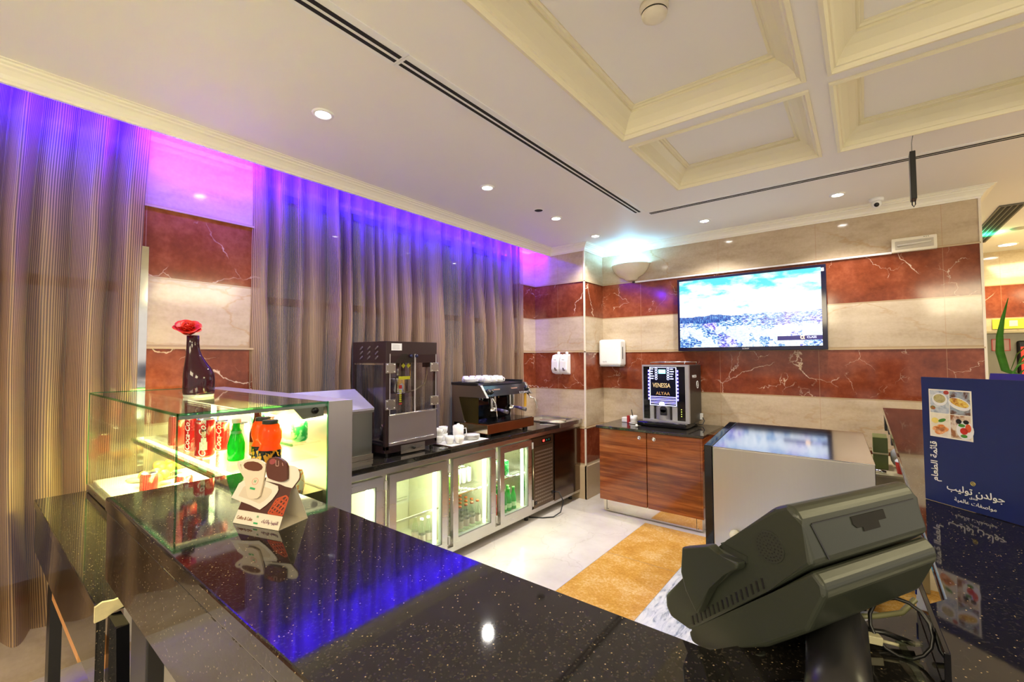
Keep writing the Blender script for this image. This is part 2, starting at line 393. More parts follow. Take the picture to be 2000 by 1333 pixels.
def coffer(a, b, c, d):
    m = MB(); pr = [(-.022, 0), (-.022, -.010), (-.006, -.013), (0, -.004), (.004, .006), (.012, .008), (.02, .03), (.045, .062), (.075, .082), (.085, .086), (.085, .098), (.095, .098), (.10, .106), (.112, .106), (.112, .112)]
    rings = []
    for o_, h in pr: rings.append([m.bm.verts.new(q) for q in ((a+o_, c+o_, ZC+h), (b-o_, c+o_, ZC+h), (b-o_, d-o_, ZC+h), (a+o_, d-o_, ZC+h))])
    for r1, r2_ in zip(rings[:-1], rings[1:]):
        for k in range(4): m.bm.faces.new((r1[k], r1[(k+1) % 4], r2_[(k+1) % 4], r2_[k]))
    m.bm.faces.new(rings[-1]).material_index = 1
    return m.build('trim_8', [CROWN_C, PLASTER])
CROWN_C = mat('pale_yellow_moulding', (.86, .80, .58), .45, var=.015, vs=2)  # yellower than the crown moulding
for c_ in cof: struct(coffer(*c_), 'moulded coffer in the ceiling')
# crown moulding swept along the walls
path = [(-2.92, -4), (-2.92, 4.41), (-2.46, 4.41), (-2.46, 4.86), (.72, 4.86), (.72, 6.5)]
prof = [(0, 2.78), (.010, 2.78), (.012, 2.79), (.018, 2.795), (.022, 2.812), (.04, 2.83), (.052, 2.836), (.054, 2.843), (.068, 2.847), (.072, 2.854), (.085, 2.856), (.085, ZC)]
cm = MB(); rings = []
for i, (px, py) in enumerate(path):
    ns = []
    for a, b in ((i-1, i), (i, i+1)):
        if 0 <= a and b < len(path):
            dx, dy = path[b][0]-path[a][0], path[b][1]-path[a][1]; L = math.hypot(dx, dy); ns.append((dy/L, -dx/L))
    nx, ny = (ns[0] if len(ns) == 1 else (ns[0][0]+ns[1][0], ns[0][1]+ns[1][1]))
    rings.append([cm.bm.verts.new((px+nx*o_, py+ny*o_, z)) for o_, z in prof])
for a, b in zip(rings[:-1], rings[1:]):
    for k in range(len(prof)-1): cm.bm.faces.new((a[k], b[k], b[k+1], a[k+1]))
struct(cm.build('trim_9', CROWN), 'cream crown moulding')

# ================================================================== CURTAINS
def curtain(name, y0, y1, x0, z0, z1, folds, amp, label, seed, hem=0., taper=0., cmat=None):
    rnd = random.Random(seed); n = int((y1-y0)/.0045); m = MB(); uvl = m.bm.loops.layers.uv.new('UVMap')
    cen = []; yy = y0; 
    ph = [0.]
    per = []
    while yy < y1: q = folds*rnd.uniform(.6, 1.55); per.append((yy, q, rnd.uniform(.45, 1.2), rnd.uniform(.28, .55))); yy += q
    rows = 26; V = []; U = []
    sd = rnd.uniform(0, 99)
    def prof(y, t):
        for a, q, am, sk in per:
            if a <= y < a+q: break
        s_ = (y-a)/q; s_ = s_/(2*sk) if s_ < sk else .5+(s_-sk)/(2*(1-sk))
        base = am*(math.sin(math.pi*s_)**1.0)
        return base
    for r in range(rows+1):
        t = r/rows; z = z1+(z0-z1)*t; row = []; ur = []; acc = 0; last = None
        for i in range(n+1):
            y = y0+(y1-y0)*i/n
            yw = y+.022*noise.noise(Vector((y*3+sd, z*1.1, 0)))*(.3+t)
            yc = min(max(yw, y0+1e-4), y1-1e-3)
            am = amp*(.55+.5*min(1, t*2.2))
            ed = min(1., (y-y0)/.12 if y0 > 0 else 1., (y1-y)/.12); am *= .45+.55*ed
            x = x0+.065*(1-ed)+am*prof(yc, t)+.008*noise.noise(Vector((y*11, z*2.3, sd)))+.006*noise.noise(Vector((y*30, z*9, sd)))
            ytap = y-(taper*t*(1-t)*4*(y-y0)/(y1-y0))
            p = Vector((x, ytap+.012*noise.noise(Vector((y*6, z*1.7, sd+7))), z+(hem*(y-y0)/(y1-y0))*t + (.012*math.sin(y*23) if r == rows else 0)))
            row.append(m.bm.verts.new(p))
            if last is not None and r == 12: acc += math.hypot(p.x-last[0], y-last[1])
            last = (p.x, y); ur.append(acc)
        V.append(row); U.append(ur)
    uu = U[12]
    for r in range(rows):
        for i in range(n):
            fc = m.bm.faces.new((V[r][i], V[r][i+1], V[r+1][i+1], V[r+1][i])); fc.smooth = True
            for lp, k, rr in zip(fc.loops, (i, i+1, i+1, i), (r, r, r+1, r+1)): lp[uvl].uv = (uu[k], rr/rows)
    return tag(m.build(name, cmat or CURT), label, 'curtain')
curtain('curtain', -.85, .665, -3.19, .27, 3.0, .150, .115, 'brown pinstriped curtain left of the marble pier, hem near the floor', 3, taper=.045, cmat=CURT_L)
curtain('curtain', 1.195, 4.13, -3.20, .45, 3.0, .132, .12, 'wide brown pinstriped curtain behind the popcorn and espresso machines', 11)
for nm, a, b, lb in (('curtain_rail', -.95, .70, 'hidden rail of the left curtain in the blue-lit pocket'), ('curtain_rail', 1.16, 4.2, 'hidden rail of the wide curtain in the blue-lit pocket')):
    tag(B(-3.07, -3.04, a, b, 3.0, 3.03).build(nm, WHITE), lb, 'curtain rail')

# ================================================================== CEILING FITTINGS
LAMP = mat('lamp_glow', (1, 1, 1), .5, emit=(1, .97, .9), est=25)
def downlight(loc, label, power=34, col=(1, .95, .90), r=.036):
    t = thing('recessed_downlight', label, 'ceiling light', loc, 0, 'recessed downlights')
    MB().lathe([(r, -.004), (r+.004, -.009), (r+.016, -.008), (r+.019, 0)], loc, 24).build('trim_ring', WHITE, t)
    MB().lathe([(0, -.003), (r, -.003)], loc, 24).build('lamp', LAMP, t)
    if power:
        l = light('downlight_beam', 'SPOT', (0, 0, -.03), power, col, .035, spot=math.radians(125), blend=.6); l.parent = t
    return t
for (x, y, lb) in ((-2.2, 1.175, 'nearest and largest of the lit downlights along the curtain'), (-2.2, 2.475, 'lit downlight above the espresso machine, second along the curtain'),
                   (-2.2, 3.43, 'lit downlight just past the dark ceiling hole'), (-2.2, 4.195, 'lit downlight nearest the marble pillar corner'),
                   (-1.15, 4.38, 'lit downlight in front of the television'), (-.134, 4.34, 'lit downlight left of the dome camera')):
    downlight((x, y, ZC), lb)
downlight((1.33, 7.55, ZC), 'warm lit downlight in the corridor ceiling', 22, (1, .8, .45), .07)
t = thing('ceiling_hole', 'dark round empty lamp hole in the ceiling', 'ceiling hole', (-2.2, 3.15, ZC))
MB().lathe([(0, -.002), (.036, -.002)], (-2.2, 3.15, ZC), 24).build('opening', DARK, t); MB().lathe([(.036, -.003), (.041, -.004), (.043, 0)], (-2.2, 3.15, ZC), 24).build('rim', WHITE, t)
t = thing('ceiling_speaker', 'small round grey fitting in the corridor ceiling', 'ceiling fitting', (1.25, 6.65, ZC))
MB().lathe([(0, -.012), (.05, -.012), (.06, 0)], (1.25, 6.65, ZC), 20).build('disc', mat('grey_grille', (.4, .38, .33), .5), t)
def slot(x0, x1, y0, y1, along, label):
    t = thing('slot_diffuser', label, 'air vent', ((x0+x1)/2, (y0+y1)/2, ZC-.004), 0, 'linear air slots')
    MB().box(x0, x1, y0, y1, ZC-.004, ZC).build('frame', WHITE, t)
    for a, b in ((.20, .36), (.50, .68)):
        m = MB()
        if along == 'y': m.box(x0+(x1-x0)*a, x0+(x1-x0)*b, y0+.01, y1-.01, ZC-.0055, ZC-.0035)
        else: m.box(x0+.01, x1-.01, y0+(y1-y0)*(1-b), y0+(y1-y0)*(1-a), ZC-.0055, ZC-.0035)
        m.build('slot', DARK, t)
slot(-1.59, -1.475, -1.5, 1.165, 'y', 'near length of the black double air slot running toward the camera')
slot(-1.587, -1.48, 1.168, 3.755, 'y', 'far length of the black double air slot running toward the television wall')
slot(-1.48, 2.6, 3.79, 3.885, 'x', 'black double air slot running parallel to the television wall')
t = thing('smoke_detector', 'cream round smoke detector in the large ceiling coffer', 'smoke detector', (-.62, 1.70, 2.972))
MB().lathe([(0, 0), (.056, 0), (.056, -.012), (.050, -.03)], (-.62, 1.70, 2.972), 28).build('base', mat('cream_plastic', (.82, .76, .62), .4), t)
MB().lathe([(.046, -.03), (.046, -.038)], (-.62, 1.70, 2.972), 28).build('sensing_gap', BLACK, t)
MB().lathe([(.05, -.036), (.047, -.046), (.034, -.056), (.02, -.058), (0, -.058)], (-.62, 1.70, 2.972), 28).build('cap', MATS['cream_plastic'], t)
t = thing('dome_camera', 'small white ceiling camera with a dark lens near the wall end', 'security camera', (.11, 4.66, ZC))
MB().lathe([(0, 0), (.05, 0), (.048, -.02), (.040, -.028), (0, -.028)], (.11, 4.66, ZC), 24).build('base', WHITE, t)
MB().sph((.11, 4.655, ZC-.045), .034).build('housing', WHITE, t)
MB().lathe([(0, .024), (.016, .022), (.018, 0)], (.11, 4.635, ZC-.056), 16, (0, -1, -.35)).build('lens', BLACKG, t)
t = thing('hanging_sign', 'narrow black hanging sign seen edge-on below the air slot', 'sign', (.25, 3.46, 2.42))
B(.236, .262, 3.42, 3.50, 2.48, 2.76, bev=.003).build('body', BLACK, t)
MB().tube([(.249, 3.46, 2.76), (.249, 3.462, 2.82), (.255, 3.44, ZC)], .002, 6).build('wire', mat('grey_wire', (.2, .2, .2), .5), t)
MB().tube([(.242, 3.46, 2.49), (.242, 3.46, 2.455), (.249, 3.46, 2.44), (.256, 3.46, 2.455), (.256, 3.46, 2.49)], .003, 6).build('loop', BLACK, t)
t = thing('corridor_vent', 'dark linear air grille in the corridor ceiling', 'air vent', (1.03, 6.3, ZC-.01))
B(.94, 1.10, 5.55, 7.2, ZC-.012, ZC).build('frame', mat('vent_grey', (.12, .12, .10), .6), t)
v_ = MB()
for i in range(4): v_.box(.955+i*.036, .975+i*.036, 5.58, 7.17, ZC-.016, ZC-.01)
v_.build('slots', DARK, t)
light('corridor_green_led', 'AREA', (1.03, 6.75, 2.80), 1.6, (.05, 1, .4), .1, (1.03, 6.75, 2.86))

# ================================================================== BAR COUNTERS
ZB = 1.20
t = thing('bar_counter', 'black speckled granite bar counter in the foreground, turning along the right side', 'counter', (-.4, .43, 0))
m = MB(); poly = [(-1.60, .262), (.75, .262), (.75, 4.17), (.093, 4.17), (.093, .95), (-.05, .74), (-.16, .60), (-1.60, .60)]
m.prism(poly, ZB-.036, ZB, lambda u, v, h: (u, v, h), bev=.004); m.build('worktop', GRAN, t)
FAS = mat('polished_brown_granite', (.03, .018, .008), .05, coat=.6)
B(-1.598, .7, .266, .284, .985, ZB-.038).build('front_fascia', GRAN, t)
B(-1.598, -1.58, .284, .59, .985, ZB-.038).build('end_fascia', GRAN, t)
mat('dark_brown_panel', (.03, .02, .012), .4)
rb = MB(); rb.box(-1.59, .6, .2645, .267, ZB-.0375, ZB-.0355); rnd = random.Random(5)
for i in range(60):
    xx = rnd.uniform(-1.1, -.3); rb.box(xx, xx+rnd.uniform(.002, .006), .2647, .2668, ZB-.0385-rnd.uniform(0, .003), ZB-.0355)
rb.build('chipped_seam', mat('chipped_stone', (.05, .04, .03), .9), t)
B(-1.41, -1.275, .285, .32, 0, .985, bev=.004).build('leg', BLACK, t)
B(.45, .62, .60, 4.1, 0, ZB-.038).build('leg', MATS['dark_brown_panel'], t)
# under the counter
t = thing('plaster_block', 'white chipped plaster block standing under the bar counter', 'block', (-1.3, .62, 0))
m = MB(); m.prism([(-1.59, .62), (-1.02, .62), (-1.0, .70), (-1.04, .98), (-1.59, .98)], .50, .58, lambda u, v, h: (u, h, v)); m.build('upper_panel', mat('grey_white_board', (.62, .64, .62), .5), t)
B(-1.59, -1.11, .50, .60, 0, .60).build('lower_panel', mat('cream_board', (.80, .74, .58), .5), t)
tag(B(-1.10, -1.03, .45, .50, 0, .90).build('counter_post', mat('mottled_black_paint', (.06, .06, .06), .5, var=.9, vs=25)), 'black post with peeling paint under the bar counter', 'post')
for i, lb in enumerate(('left', 'middle', 'right')): tag(B(-1.01+i*.05, -.965+i*.05, .46, .48, 0, .86).build('timber_board', mat('raw_pine', (.72, .42, .14), .5, var=.25, vs=8)), '%s one of the upright pine boards under the bar counter' % lb, 'board', 'pine boards under the counter')
# left service counter
t = thing('service_counter', 'lower black granite counter carrying the glass display case', 'counter', (-2.3, .6, 0))
m = MB(); m.prism([(-3.01, .247), (-1.60, .247), (-1.60, 1.05), (-3.01, 1.05)], .89, .925, lambda u, v, h: (u, v, h), bev=.003); m.build('worktop', GRAN, t)
B(-2.99, -1.60, .251, .27, .70, .889).build('front_fascia', GRAN, t)
m = MB(); m.prism([(-1.62, .70), (-1.598, .888), (-1.50, .888), (-1.425, .30), (-1.42, 0), (-1.52, 0)], .274, .30, lambda u, v, h: (u, h, v)); m.build('leg', BLACKG, t)
m = MB(); random.seed(4)
m.prism([(.2465, .880), (.2465, .920), (.262, .9275), (.285, .9235), (.312, .9275), (.330, .920), (.328, .902), (.305, .899), (.285, .893), (.268, .883)], -1.601, -1.592, lambda u, v, h: (h, u, v))
m.build('chipped_corner', mat('exposed_stone', (.80, .70, .38), .8, var=.25, vs=40), t)
B(-3.0, -2.90, .30, .34, 0, .889).build('leg', BLACK, t)
m = MB(); m.box(-2.86, -2.20, .30, .34, .50, .56); m.box(-2.86, -2.20, .36, .40, .44, .49); m.build('timber_rail', mat('orange_pine', (.75, .36, .12), .45, var=.2), t)

# ================================================================== DISPLAY CASE
cx0, cx1, cy0, cy1, cz0, cz1 = -2.99, -1.612, .42, .895, .926, 1.404
case = thing('glass_display_case', 'glass countertop display case lit from inside, beside the left curtain', 'display case', ((cx0+cx1)/2, .66, cz0))
B(cx0, cx1, cy0, cy1, cz0+.002, cz0+.035, bev=.003).build('base_rim', STEEL, case)
B(cx0+.02, cx1-.02, cy0+.02, cy1-.002, cz0+.036, cz0+.05).build('deck', mat('white_deck', (.85, .83, .75), .3), case)
th = .005
for nm, a in (('front_pane', (cx0, cx1-th, cy0, cy0+th, cz0+.036, cz1-th)), ('side_pane', (cx1-th, cx1, cy0, cy1, cz0+.036, cz1-th)), ('top_pane', (cx0, cx1, cy0, cy1+.1, cz1-th, cz1)), ('rear_pane', (cx0, cx0+th, cy0+th, cy1, cz0+.036, cz1-th))):
    p = B(*a).build(nm, GLASS, case)
m = MB(); e = .0022
for p, q in (((cx0, cy0, cz1), (cx1, cy0, cz1)), ((cx1, cy0, cz1), (cx1, cy1, cz1)), ((cx0, cy0, cz1), (cx0, cy1, cz1)), ((cx1, cy0, cz0+.04), (cx1, cy0, cz1)), ((cx0, cy0, cz0+.04), (cx0, cy0, cz1)), ((cx1, cy1, cz0+.04), (cx1, cy1, cz1))):
    m.box(p[0]-e, q[0]+e, p[1]-e, q[1]+e, p[2]-e-.004, q[2]+e)
m.build('glass_edge', GEDGE, case)
B(cx1-.018, cx1-.006, cy0+.005, cy1, cz1-.018, cz1-.006).build('header_bar', STEELY, case)
B(cx0+.02, cx1, cy1, cy1+.105, cz0, cz1+.001, bev=.002).build('end_panel', m_steel('satin_end_panel', (.66, .62, .68), .42, 2), case)  # steel tinted lilac to stand for purple light reflected in it
# canopy duct with perforations and knob along the far side
m = MB(); m.prism([(.765, 1.392), (.885, 1.396), (.885, 1.352), (.805, 1.345)], cx0+.05, cx1-.012, lambda u, v, h: (h, u, v)); duct = m.build('light_canopy', DSTEEL, case)
m = MB()
for i in range(46):
    for j in range(3): m.lathe([(0, 0), (.0032, 0)], (cx0+.12+i*.027+(j % 2)*.0135, .785+j*.015, 1.3922+.0004*j), 8, (0, 0, 1), False)
m.build('perforations', DARK, duct)
MB().lathe([(.012, 0), (.012, .006), (.008, .008), (0, .008)], (cx1-.011, .85, 1.374), 18, (1, 0, 0)).build('knob', BLACKG, duct)
GLOW = mat('warm_strip_glow', (1, 1, 1), .5, emit=(1, .93, .50), est=6)
B(cx0+.06, cx1-.03, .81, .86, 1.338, 1.344).build('light_strip', GLOW, case)
sh = B(-2.70, -1.645, .53, .88, 1.192, 1.199).build('shelf', GLASS, case); B(-2.70, -1.645, .524, .531, 1.190, 1.200).build('shelf_front_edge', GEDGE, sh)
m = MB(); m.box(-2.70, -1.645, .535, .562, 1.176, 1.190); ps = m.build('perforated_strip', DSTEEL, case)
m = MB()
for i in range(75):
    for j in range(2): m.box(-2.69+i*.0139, -2.683+i*.0139, .5342, .5352, 1.178+j*.006, 1.1815+j*.006)
m.build('slots', DARK, ps)
B(-2.68, -1.66, .57, .585, 1.180, 1.189).build('light_strip', GLOW, case)
sh = B(-2.70, -1.645, .78, .885, 1.249, 1.255).build('shelf', GLASS, case); B(-2.70, -1.645, .774, .780, 1.248, 1.256).build('shelf_front_edge', GEDGE, sh)
B(cx1-.22, cx1-.012, .60, .885, 1.0, 1.07).build('evaporator_box', mat('olive_metal', (.10, .09, .04), .35, .5), case)
B(-2.735, -2.715, .86, .88, .98, 1.34).build('lamp_tube', GLOW, case)
B(-2.0, -1.985, .86, .88, 1.21, 1.34).build('lamp_tube', GLOW, case)
light('case_light', 'AREA', (-2.25, .78, 1.335), 10, (1, .86, .26), .05, (-2.25, .62, .95), size_y=1.2).rotation_euler = (0, 0, math.radians(90))
light('case_light', 'AREA', (-2.3, .60, 1.17), 17, (1, .86, .26), .05, (-2.2, .60, .9), size_y=1.0).rotation_euler = (0, 0, math.radians(90))

# ================================================================== CANS AND BOTTLES
ALU = mat('can_aluminium', (.75, .75, .75), .22, 1.)
def can(name_label, cols, word=None, h=.122, r=.031, loc=(0, 0, 0), group=None, rot=0., wcol=(.9, .88, .85), italic=.35, detail=True, parentless=None):
    t = thing('drink_can', name_label, 'can', (0, 0, 0), 0, group); seg = 24 if detail else 12
    MB().lathe([(0, .004), (r*.72, 0), (r*.80, .001), (r, .010), (r, h-.012), (r*.84, h-.003)], (0, 0, 0), seg).build('body', cols, t, local=True)
    MB().lathe([(r*.85, h-.004), (r*.87, h), (r*.82, h-.001), (r*.78, h-.006), (0, h-.006)], (0, 0, 0), seg).build('lid', ALU, t, local=True)
    if word:
        # lettering wrapped around the can, reading upward
        c = bpy.data.curves.new('tmp', 'FONT'); c.body = word; c.size = r*.95; c.align_x = 'CENTER'; c.align_y = 'CENTER'; c.shear = italic; c.resolution_u = 3; c.offset = .0004
        o = bpy.data.objects.new('tmp', c); C.objects.link(o); bpy.context.view_layer.update()
        me = bpy.data.meshes.new_from_object(o.evaluated_get(bpy.context.evaluated_depsgraph_get())); bpy.data.objects.remove(o); bpy.data.curves.remove(c)
        for v in me.vertices:
            a = v.co.y/r; rr = r+.0007; v.co = Vector((rr*math.sin(-a), -rr*math.cos(a), h*.5+v.co.x))
        me.materials.clear(); me.materials.append(mat('can_lettering_%02d%02d' % (int(wcol[0]*99), int(wcol[1]*99)), wcol, .4)); ob = bpy.data.objects.new('lettering', me); C.objects.link(ob); ob.parent = t
        ob.rotation_euler = (0, 0, rot)
    t.location = loc; return t
def m_can(name, c1, c2, scale=30, lo=.5, hi=.56):
    s = NT(name); p = s.obj(); n = s.noise(p, scale, 3, .5, .6); g = s.ramp(n, [(lo, 0.), (hi, 1.)])
    s.bsdf(Base_Color=s.mix(g, c1, c2), Roughness=.25, Metallic=.25); return s.m
RED = m_can('red_can_print', (.62, .012, .012), (.78, .30, .22), 26, .56, .62)
GREENC = m_can('green_can_print', (.02, .42, .10), (.25, .75, .35), 35); LIME = m_can('lime_can_print', (.28, .62, .08), (.55, .80, .25), 30)
SILV = m_can('silver_can_print', (.62, .62, .62), (.70, .20, .18), 22, .60, .64)
def bottle(label, body, cap, prof, loc, group=None, lab=None, labz=None, seg=20, cat='bottle', capr=None, liquid=None):
    t = thing('drink_bottle', label, cat, (0, 0, 0), 0, group)
    MB().lathe([(0, 0)]+prof, (0, 0, 0), seg).build('glass', body, t, local=True)
    r, z = prof[-1]; cr = capr or r*1.12
    MB().lathe([(cr, z-.010), (cr*1.03, z-.004), (cr, z+.003), (cr*.9, z+.0045), (0, z+.0045)], (0, 0, 0), seg).build('cap', cap, t, local=True)
    if lab:
        a, b, rr = labz; MB().lathe([(rr, a), (rr, b)], (0, 0, 0), seg).build('paper_label', lab, t, local=True)
    t.location = loc; return t
ORJ = m_liquid('orange_juice', (1, .17, .015), .08, .9); GRB = m_liquid('green_bottle_glass', (.02, .62, .06), .05, .6); BRB = m_liquid('amber_bottle_glass', (.16, .035, .008), .05, .75)
CLB = m_glass('clear_bottle_glass', (.9, .95, .9), 1.6)
GOLD = mat('brown_crown_cap', (.40, .10, .03), .3, .6); LIDK = mat('black_lid', (.02, .02, .015), .35)
pj = [(.030, .001), (.036, .006), (.036, .052), (.031, .066), (.034, .074), (.0375, .087), (.0375, .112), (.033, .130), (.025, .142), (.023, .148)]
m_jl = m_can('orange_black_label', (.01, .01, .01), (.85, .36, .03), 55, .52, .56)
G = 'bottles in the glass display case'
S = 1.2
def showcase(fn, *a, **k): return fn(*a, **k)
bottle('orange juice bottle nearest the glass, in front of the other orange one', ORJ, LIDK, pj, (-1.655, .704, S), G, m_jl, (.004, .050, .0366))
bottle('orange juice bottle half hidden behind the nearest orange bottle', ORJ, LIDK, pj, (-1.758, .722, S), G, m_jl, (.004, .050, .0366))
bottle('small green glass bottle left of the orange bottles in the display case', GRB, mat('white_cap', (.8, .8, .6), .4), [(.024, .001), (.028, .006), (.028, .060), (.022, .085), (.012, .118), (.011, .142), (.013, .146)], (-1.800, .648, S), G, mat('green_neck_label', (.1, .5, .15), .4), (.096, .108, .018))
bottle('tall brown glass bottle between the green and orange bottles', BRB, mat('red_brown_cap', (.45, .06, .02), .35), [(.024, .001), (.027, .006), (.027, .085), (.020, .112), (.013, .145), (.012, .172), (.0145, .178)], (-1.83, .732, S), G, mat('orange_food_label', (.8, .3, .05), .5, var=.5, vs=90), (.01, .055, .0275))
can('silver can left of the small green bottle in the display case', m_can('plain_silver_can', (.55, .56, .54), (.70, .70, .66), 20), None, .118, .031, (-1.93, .71, S), 'cans in the glass display case')
G2 = 'cans in the glass display case'
can('red cola can with a pale footballer picture, nearest the glass corner', RED, 'Coca-Cola', .143, .033, (-1.965, .60, S), G2, 1.05)
can('red cola can at the far left of the lit group, its script turned sideways', RED, 'Coca-Cola', .143, .031, (-2.125, .61, S), G2, .55)
can('smaller red cola can right of the footballer can', RED, 'Coca-Cola', .118, .028, (-2.055, .685, S), G2, .9)
can('red can seen through the front pane left of the case corner', RED, None, .130, .031, (-2.30, .60, S), G2)
can('second red can seen through the front pane, deeper in the case', RED, None, .118, .031, (-2.42, .68, S), G2)
# pale picture on the foremost can
pc = [o for o in C.objects if o.get('label', '').startswith('red cola can with a pale')][0]
m = MB(); 
def onc(a, z, r=.0337): return (r*math.sin(a), -r*math.cos(a), z)
for (a0, a1, z0, z1, mi) in ((.75, 1.5, .030, .060, 0), (.9, 1.4, .060, .075, 0), (.95, 1.35, .078, .098, 1), (.92, 1.38, .098, .106, 2)):
    m.mi = mi
    for k in range(4):
        q0, q1 = a0+(a1-a0)*k/4, a0+(a1-a0)*(k+1)/4; m.quad(onc(q0, z0), onc(q1, z0), onc(q1, z1), onc(q0, z1))
m.build('picture', [mat('pale_shirt', (.75, .72, .6), .5), mat('pale_tan', (.70, .48, .30), .5), mat('dark_hair', (.1, .05, .02), .6)], pc, local=True)
xs_ = [(-1.69, GREENC, 'green can at the right end of the rear shelf, by the steel panel'), (-1.76, SILV, 'pink and white can beside the green one on the rear shelf'), (-1.84, MATS.get('x') or SILV, 'pale silver can in the middle of the rear shelf'), (-1.93, RED, 'red can on the rear shelf of the display case, left of the pale one'), (-2.06, GREENC, 'green can on the rear shelf, left of the red one')]
for x, mm, lb in xs_: can(lb, mm, None, .080, .029, (x, .825, 1.2565), 'cans on the rear shelf of the case')
lo = cz0+.051
m_g = m_can('floral_glass_print', (.80, .78, .60), (.80, .35, .15), 40)
t = thing('printed_tumbler', 'orange patterned tumbler on the evaporator box at the case end', 'glass', (-1.655, .80, 1.071))
MB().lathe([(0, 0), (.022, 0), (.028, .03), (.026, .06), (.020, .085)], (-1.655, .80, 1.071), 20).build('bowl', m_g, t)
for x, y, mm, lb in ((-2.35, .52, RED, 'red can lying low in the case left of the lamp tube'), (-2.20, .60, RED, 'red can on the case deck behind the corner'), (-2.05, .55, GREENC, 'green can on the case deck')):
    can(lb, mm, None, .118, .031, (x, y, lo), 'cans on the deck of the case')
# plates of fruit behind the front pane
FRUIT = mat('orange_fruit', (.80, .30, .05), .4, var=.4, vs=50)
for x, y, z in ((-2.62, .60, lo), (-2.82, .70, lo)):
    t = thing('fruit_dish', 'glass dish of orange fruit %s' % ('nearer the case corner' if x > -2.7 else 'at the far left end of the case'), 'dish', (x, y, z), 0, 'fruit dishes in the display case')
    MB().lathe([(0, .0), (.05, 0), (.02, .01), (.02, .02), (.10, .035), (.105, .04), (.10, .038), (0, .024)], (x, y, z), 24).build('dish', CLB, t)
    m = MB()
    for k in range(7): m.sph((x+.045*math.cos(k*.9), y+.04*math.sin(k*.9), z+.042+.01*(k % 2)), .021, 10)
    m.build('fruit', FRUIT, t)['kind'] = 'stuff'

# ================================================================== VASE AND ROSE
vx, vy, vz = -2.30, .675, cz1+.001
t = thing('flower_vase', 'dark purple glass vase with a slanted shoulder on top of the display case', 'vase', (vx, vy, vz))
VG = NT('purple_glass'); VG.bsdf(Base_Color=VG.mix(VG.noise(VG.obj(), 6, 2), (.022, .003, .010), (.05, .006, .016)), Roughness=.05, Specular_IOR_Level=.5, Coat_Weight=.1); VG = VG.m
# oval cross-section; right flank slopes
RD = Vector((.783, .622, 0))
VH = .268
pf = [(0, .010), (.056, .010), (.059, .02), (.0595, .07), (.058, .098), (.052, .122), (.041, .150), (.031, .178), (.0255, .205), (.0235, .235), (.0235, VH)]
def sk(h):
    r = [p for p in pf if p[1] <= h+1e-6][-1][0]; return RD*(-(.0595-max(r, .0235))*.85 if h > .07 else 0)
MB().lathe(pf+[(.021, VH+.001), (.020, VH-.012)], (vx, vy, vz), 32, skew=sk).build('body', VG, t)
MB().lathe([(0, 0), (.056, 0), (.058, .011)], (vx, vy, vz), 32).build('base', mat('thick_clear_base', (.5, .52, .6), .03, .3), t)
off = sk(VH); rx, ry = vx+off.x-.008, vy+off.y-.006
t = thing('rose', 'red artificial rose standing in the purple vase', 'flower', (rx, ry, vz+VH))
PET = NT('red_petals'); PET.bsdf(Base_Color=PET.mix(PET.noise(PET.obj(), 40, 3), (.50, .006, .003), (.80, .035, .010)), Roughness=.5); PET = PET.m
rc = Vector((rx-.012, ry-.008, vz+VH+.022)); rnd = random.Random(2)
def petal(c, ang, tilt, wdt, hgt, curl):
    m = MB(); n = 6; ca, sa = math.cos(ang), math.sin(ang); V = []
    for i in range(n+1):
        row = []; v = i/n
        for j in range(n+1):
            u = j/n-.5; ww = wdt*math.sin(math.pi*(.18+.70*v))**.7
            rr = .004+math.sin(tilt)*hgt*v+curl*v*v*v - .35*wdt*(2*u)**2*(1-.4*v); hh = math.cos(tilt)*hgt*v-curl*.5*v**3
            lx, ly = rr, u*ww*2
            row.append(m.bm.verts.new(c+Vector((ca*lx-sa*ly, sa*lx+ca*ly, hh))))
        V.append(row)
    for i in range(n):
        for j in range(n): fc = m.bm.faces.new((V[i][j], V[i][j+1], V[i+1][j+1], V[i+1][j])); fc.smooth = True
    bmesh.ops.rotate(m.bm, verts=m.bm.verts, cent=rc, matrix=Matrix.Rotation(math.radians(38), 3, Vector((.28, .96, 0))))
    bmesh.ops.solidify(m.bm, geom=m.bm.faces[:], thickness=.0007)
    return m
MB().sph(rc+Vector((.006, -.008, .016)), .013, 14, 1.3).build('rose_heart', PET, t)
for k in range(22):
    ring = 0 if k < 5 else 1 if k < 11 else 2
    petal(rc-Z*(.0, .004, .010)[ring], k*2.4, (.08, .38, .72)[ring]+rnd.uniform(-.08, .08), (.018, .026, .032)[ring], (.040, .048, .054)[ring], (.003, .008, .014)[ring]).build('petal', PET, t)
m = MB(); m.tube([(rx, ry, vz+VH-.012), (rx-.004, ry-.003, vz+VH+.012), rc], .0022, 8); m.build('stem', mat('leaf_green', (.12, .32, .05), .5), t)
m = MB()
for a in (0, 1.3, 2.6, 3.9, 5.1):
    d = Vector((math.cos(a), math.sin(a), 0)); sd = Vector((-d.y, d.x, 0)); q = rc+Vector((0, 0, -.004))
    m.quad(q-sd*.003, q+sd*.003, q+d*.018+sd*.002-Z*.008, q+d*.018-sd*.002-Z*.008)
m.build('sepals', mat('pale_leaf_green', (.45, .60, .25), .5), t)

# ================================================================== TABLE TENT (coffee and cake)
ca_, cb_ = Vector((-1.125, .401, ZB+.001)), Vector((-.994, .443, ZB+.001)); cd_ = (cb_-ca_).normalized()
L_ = (cb_-ca_).length; tent = thing('table_card', 'folded coffee and cake advertising card standing on the bar counter', 'card', tuple(ca_), math.atan2(cd_.y, cd_.x))
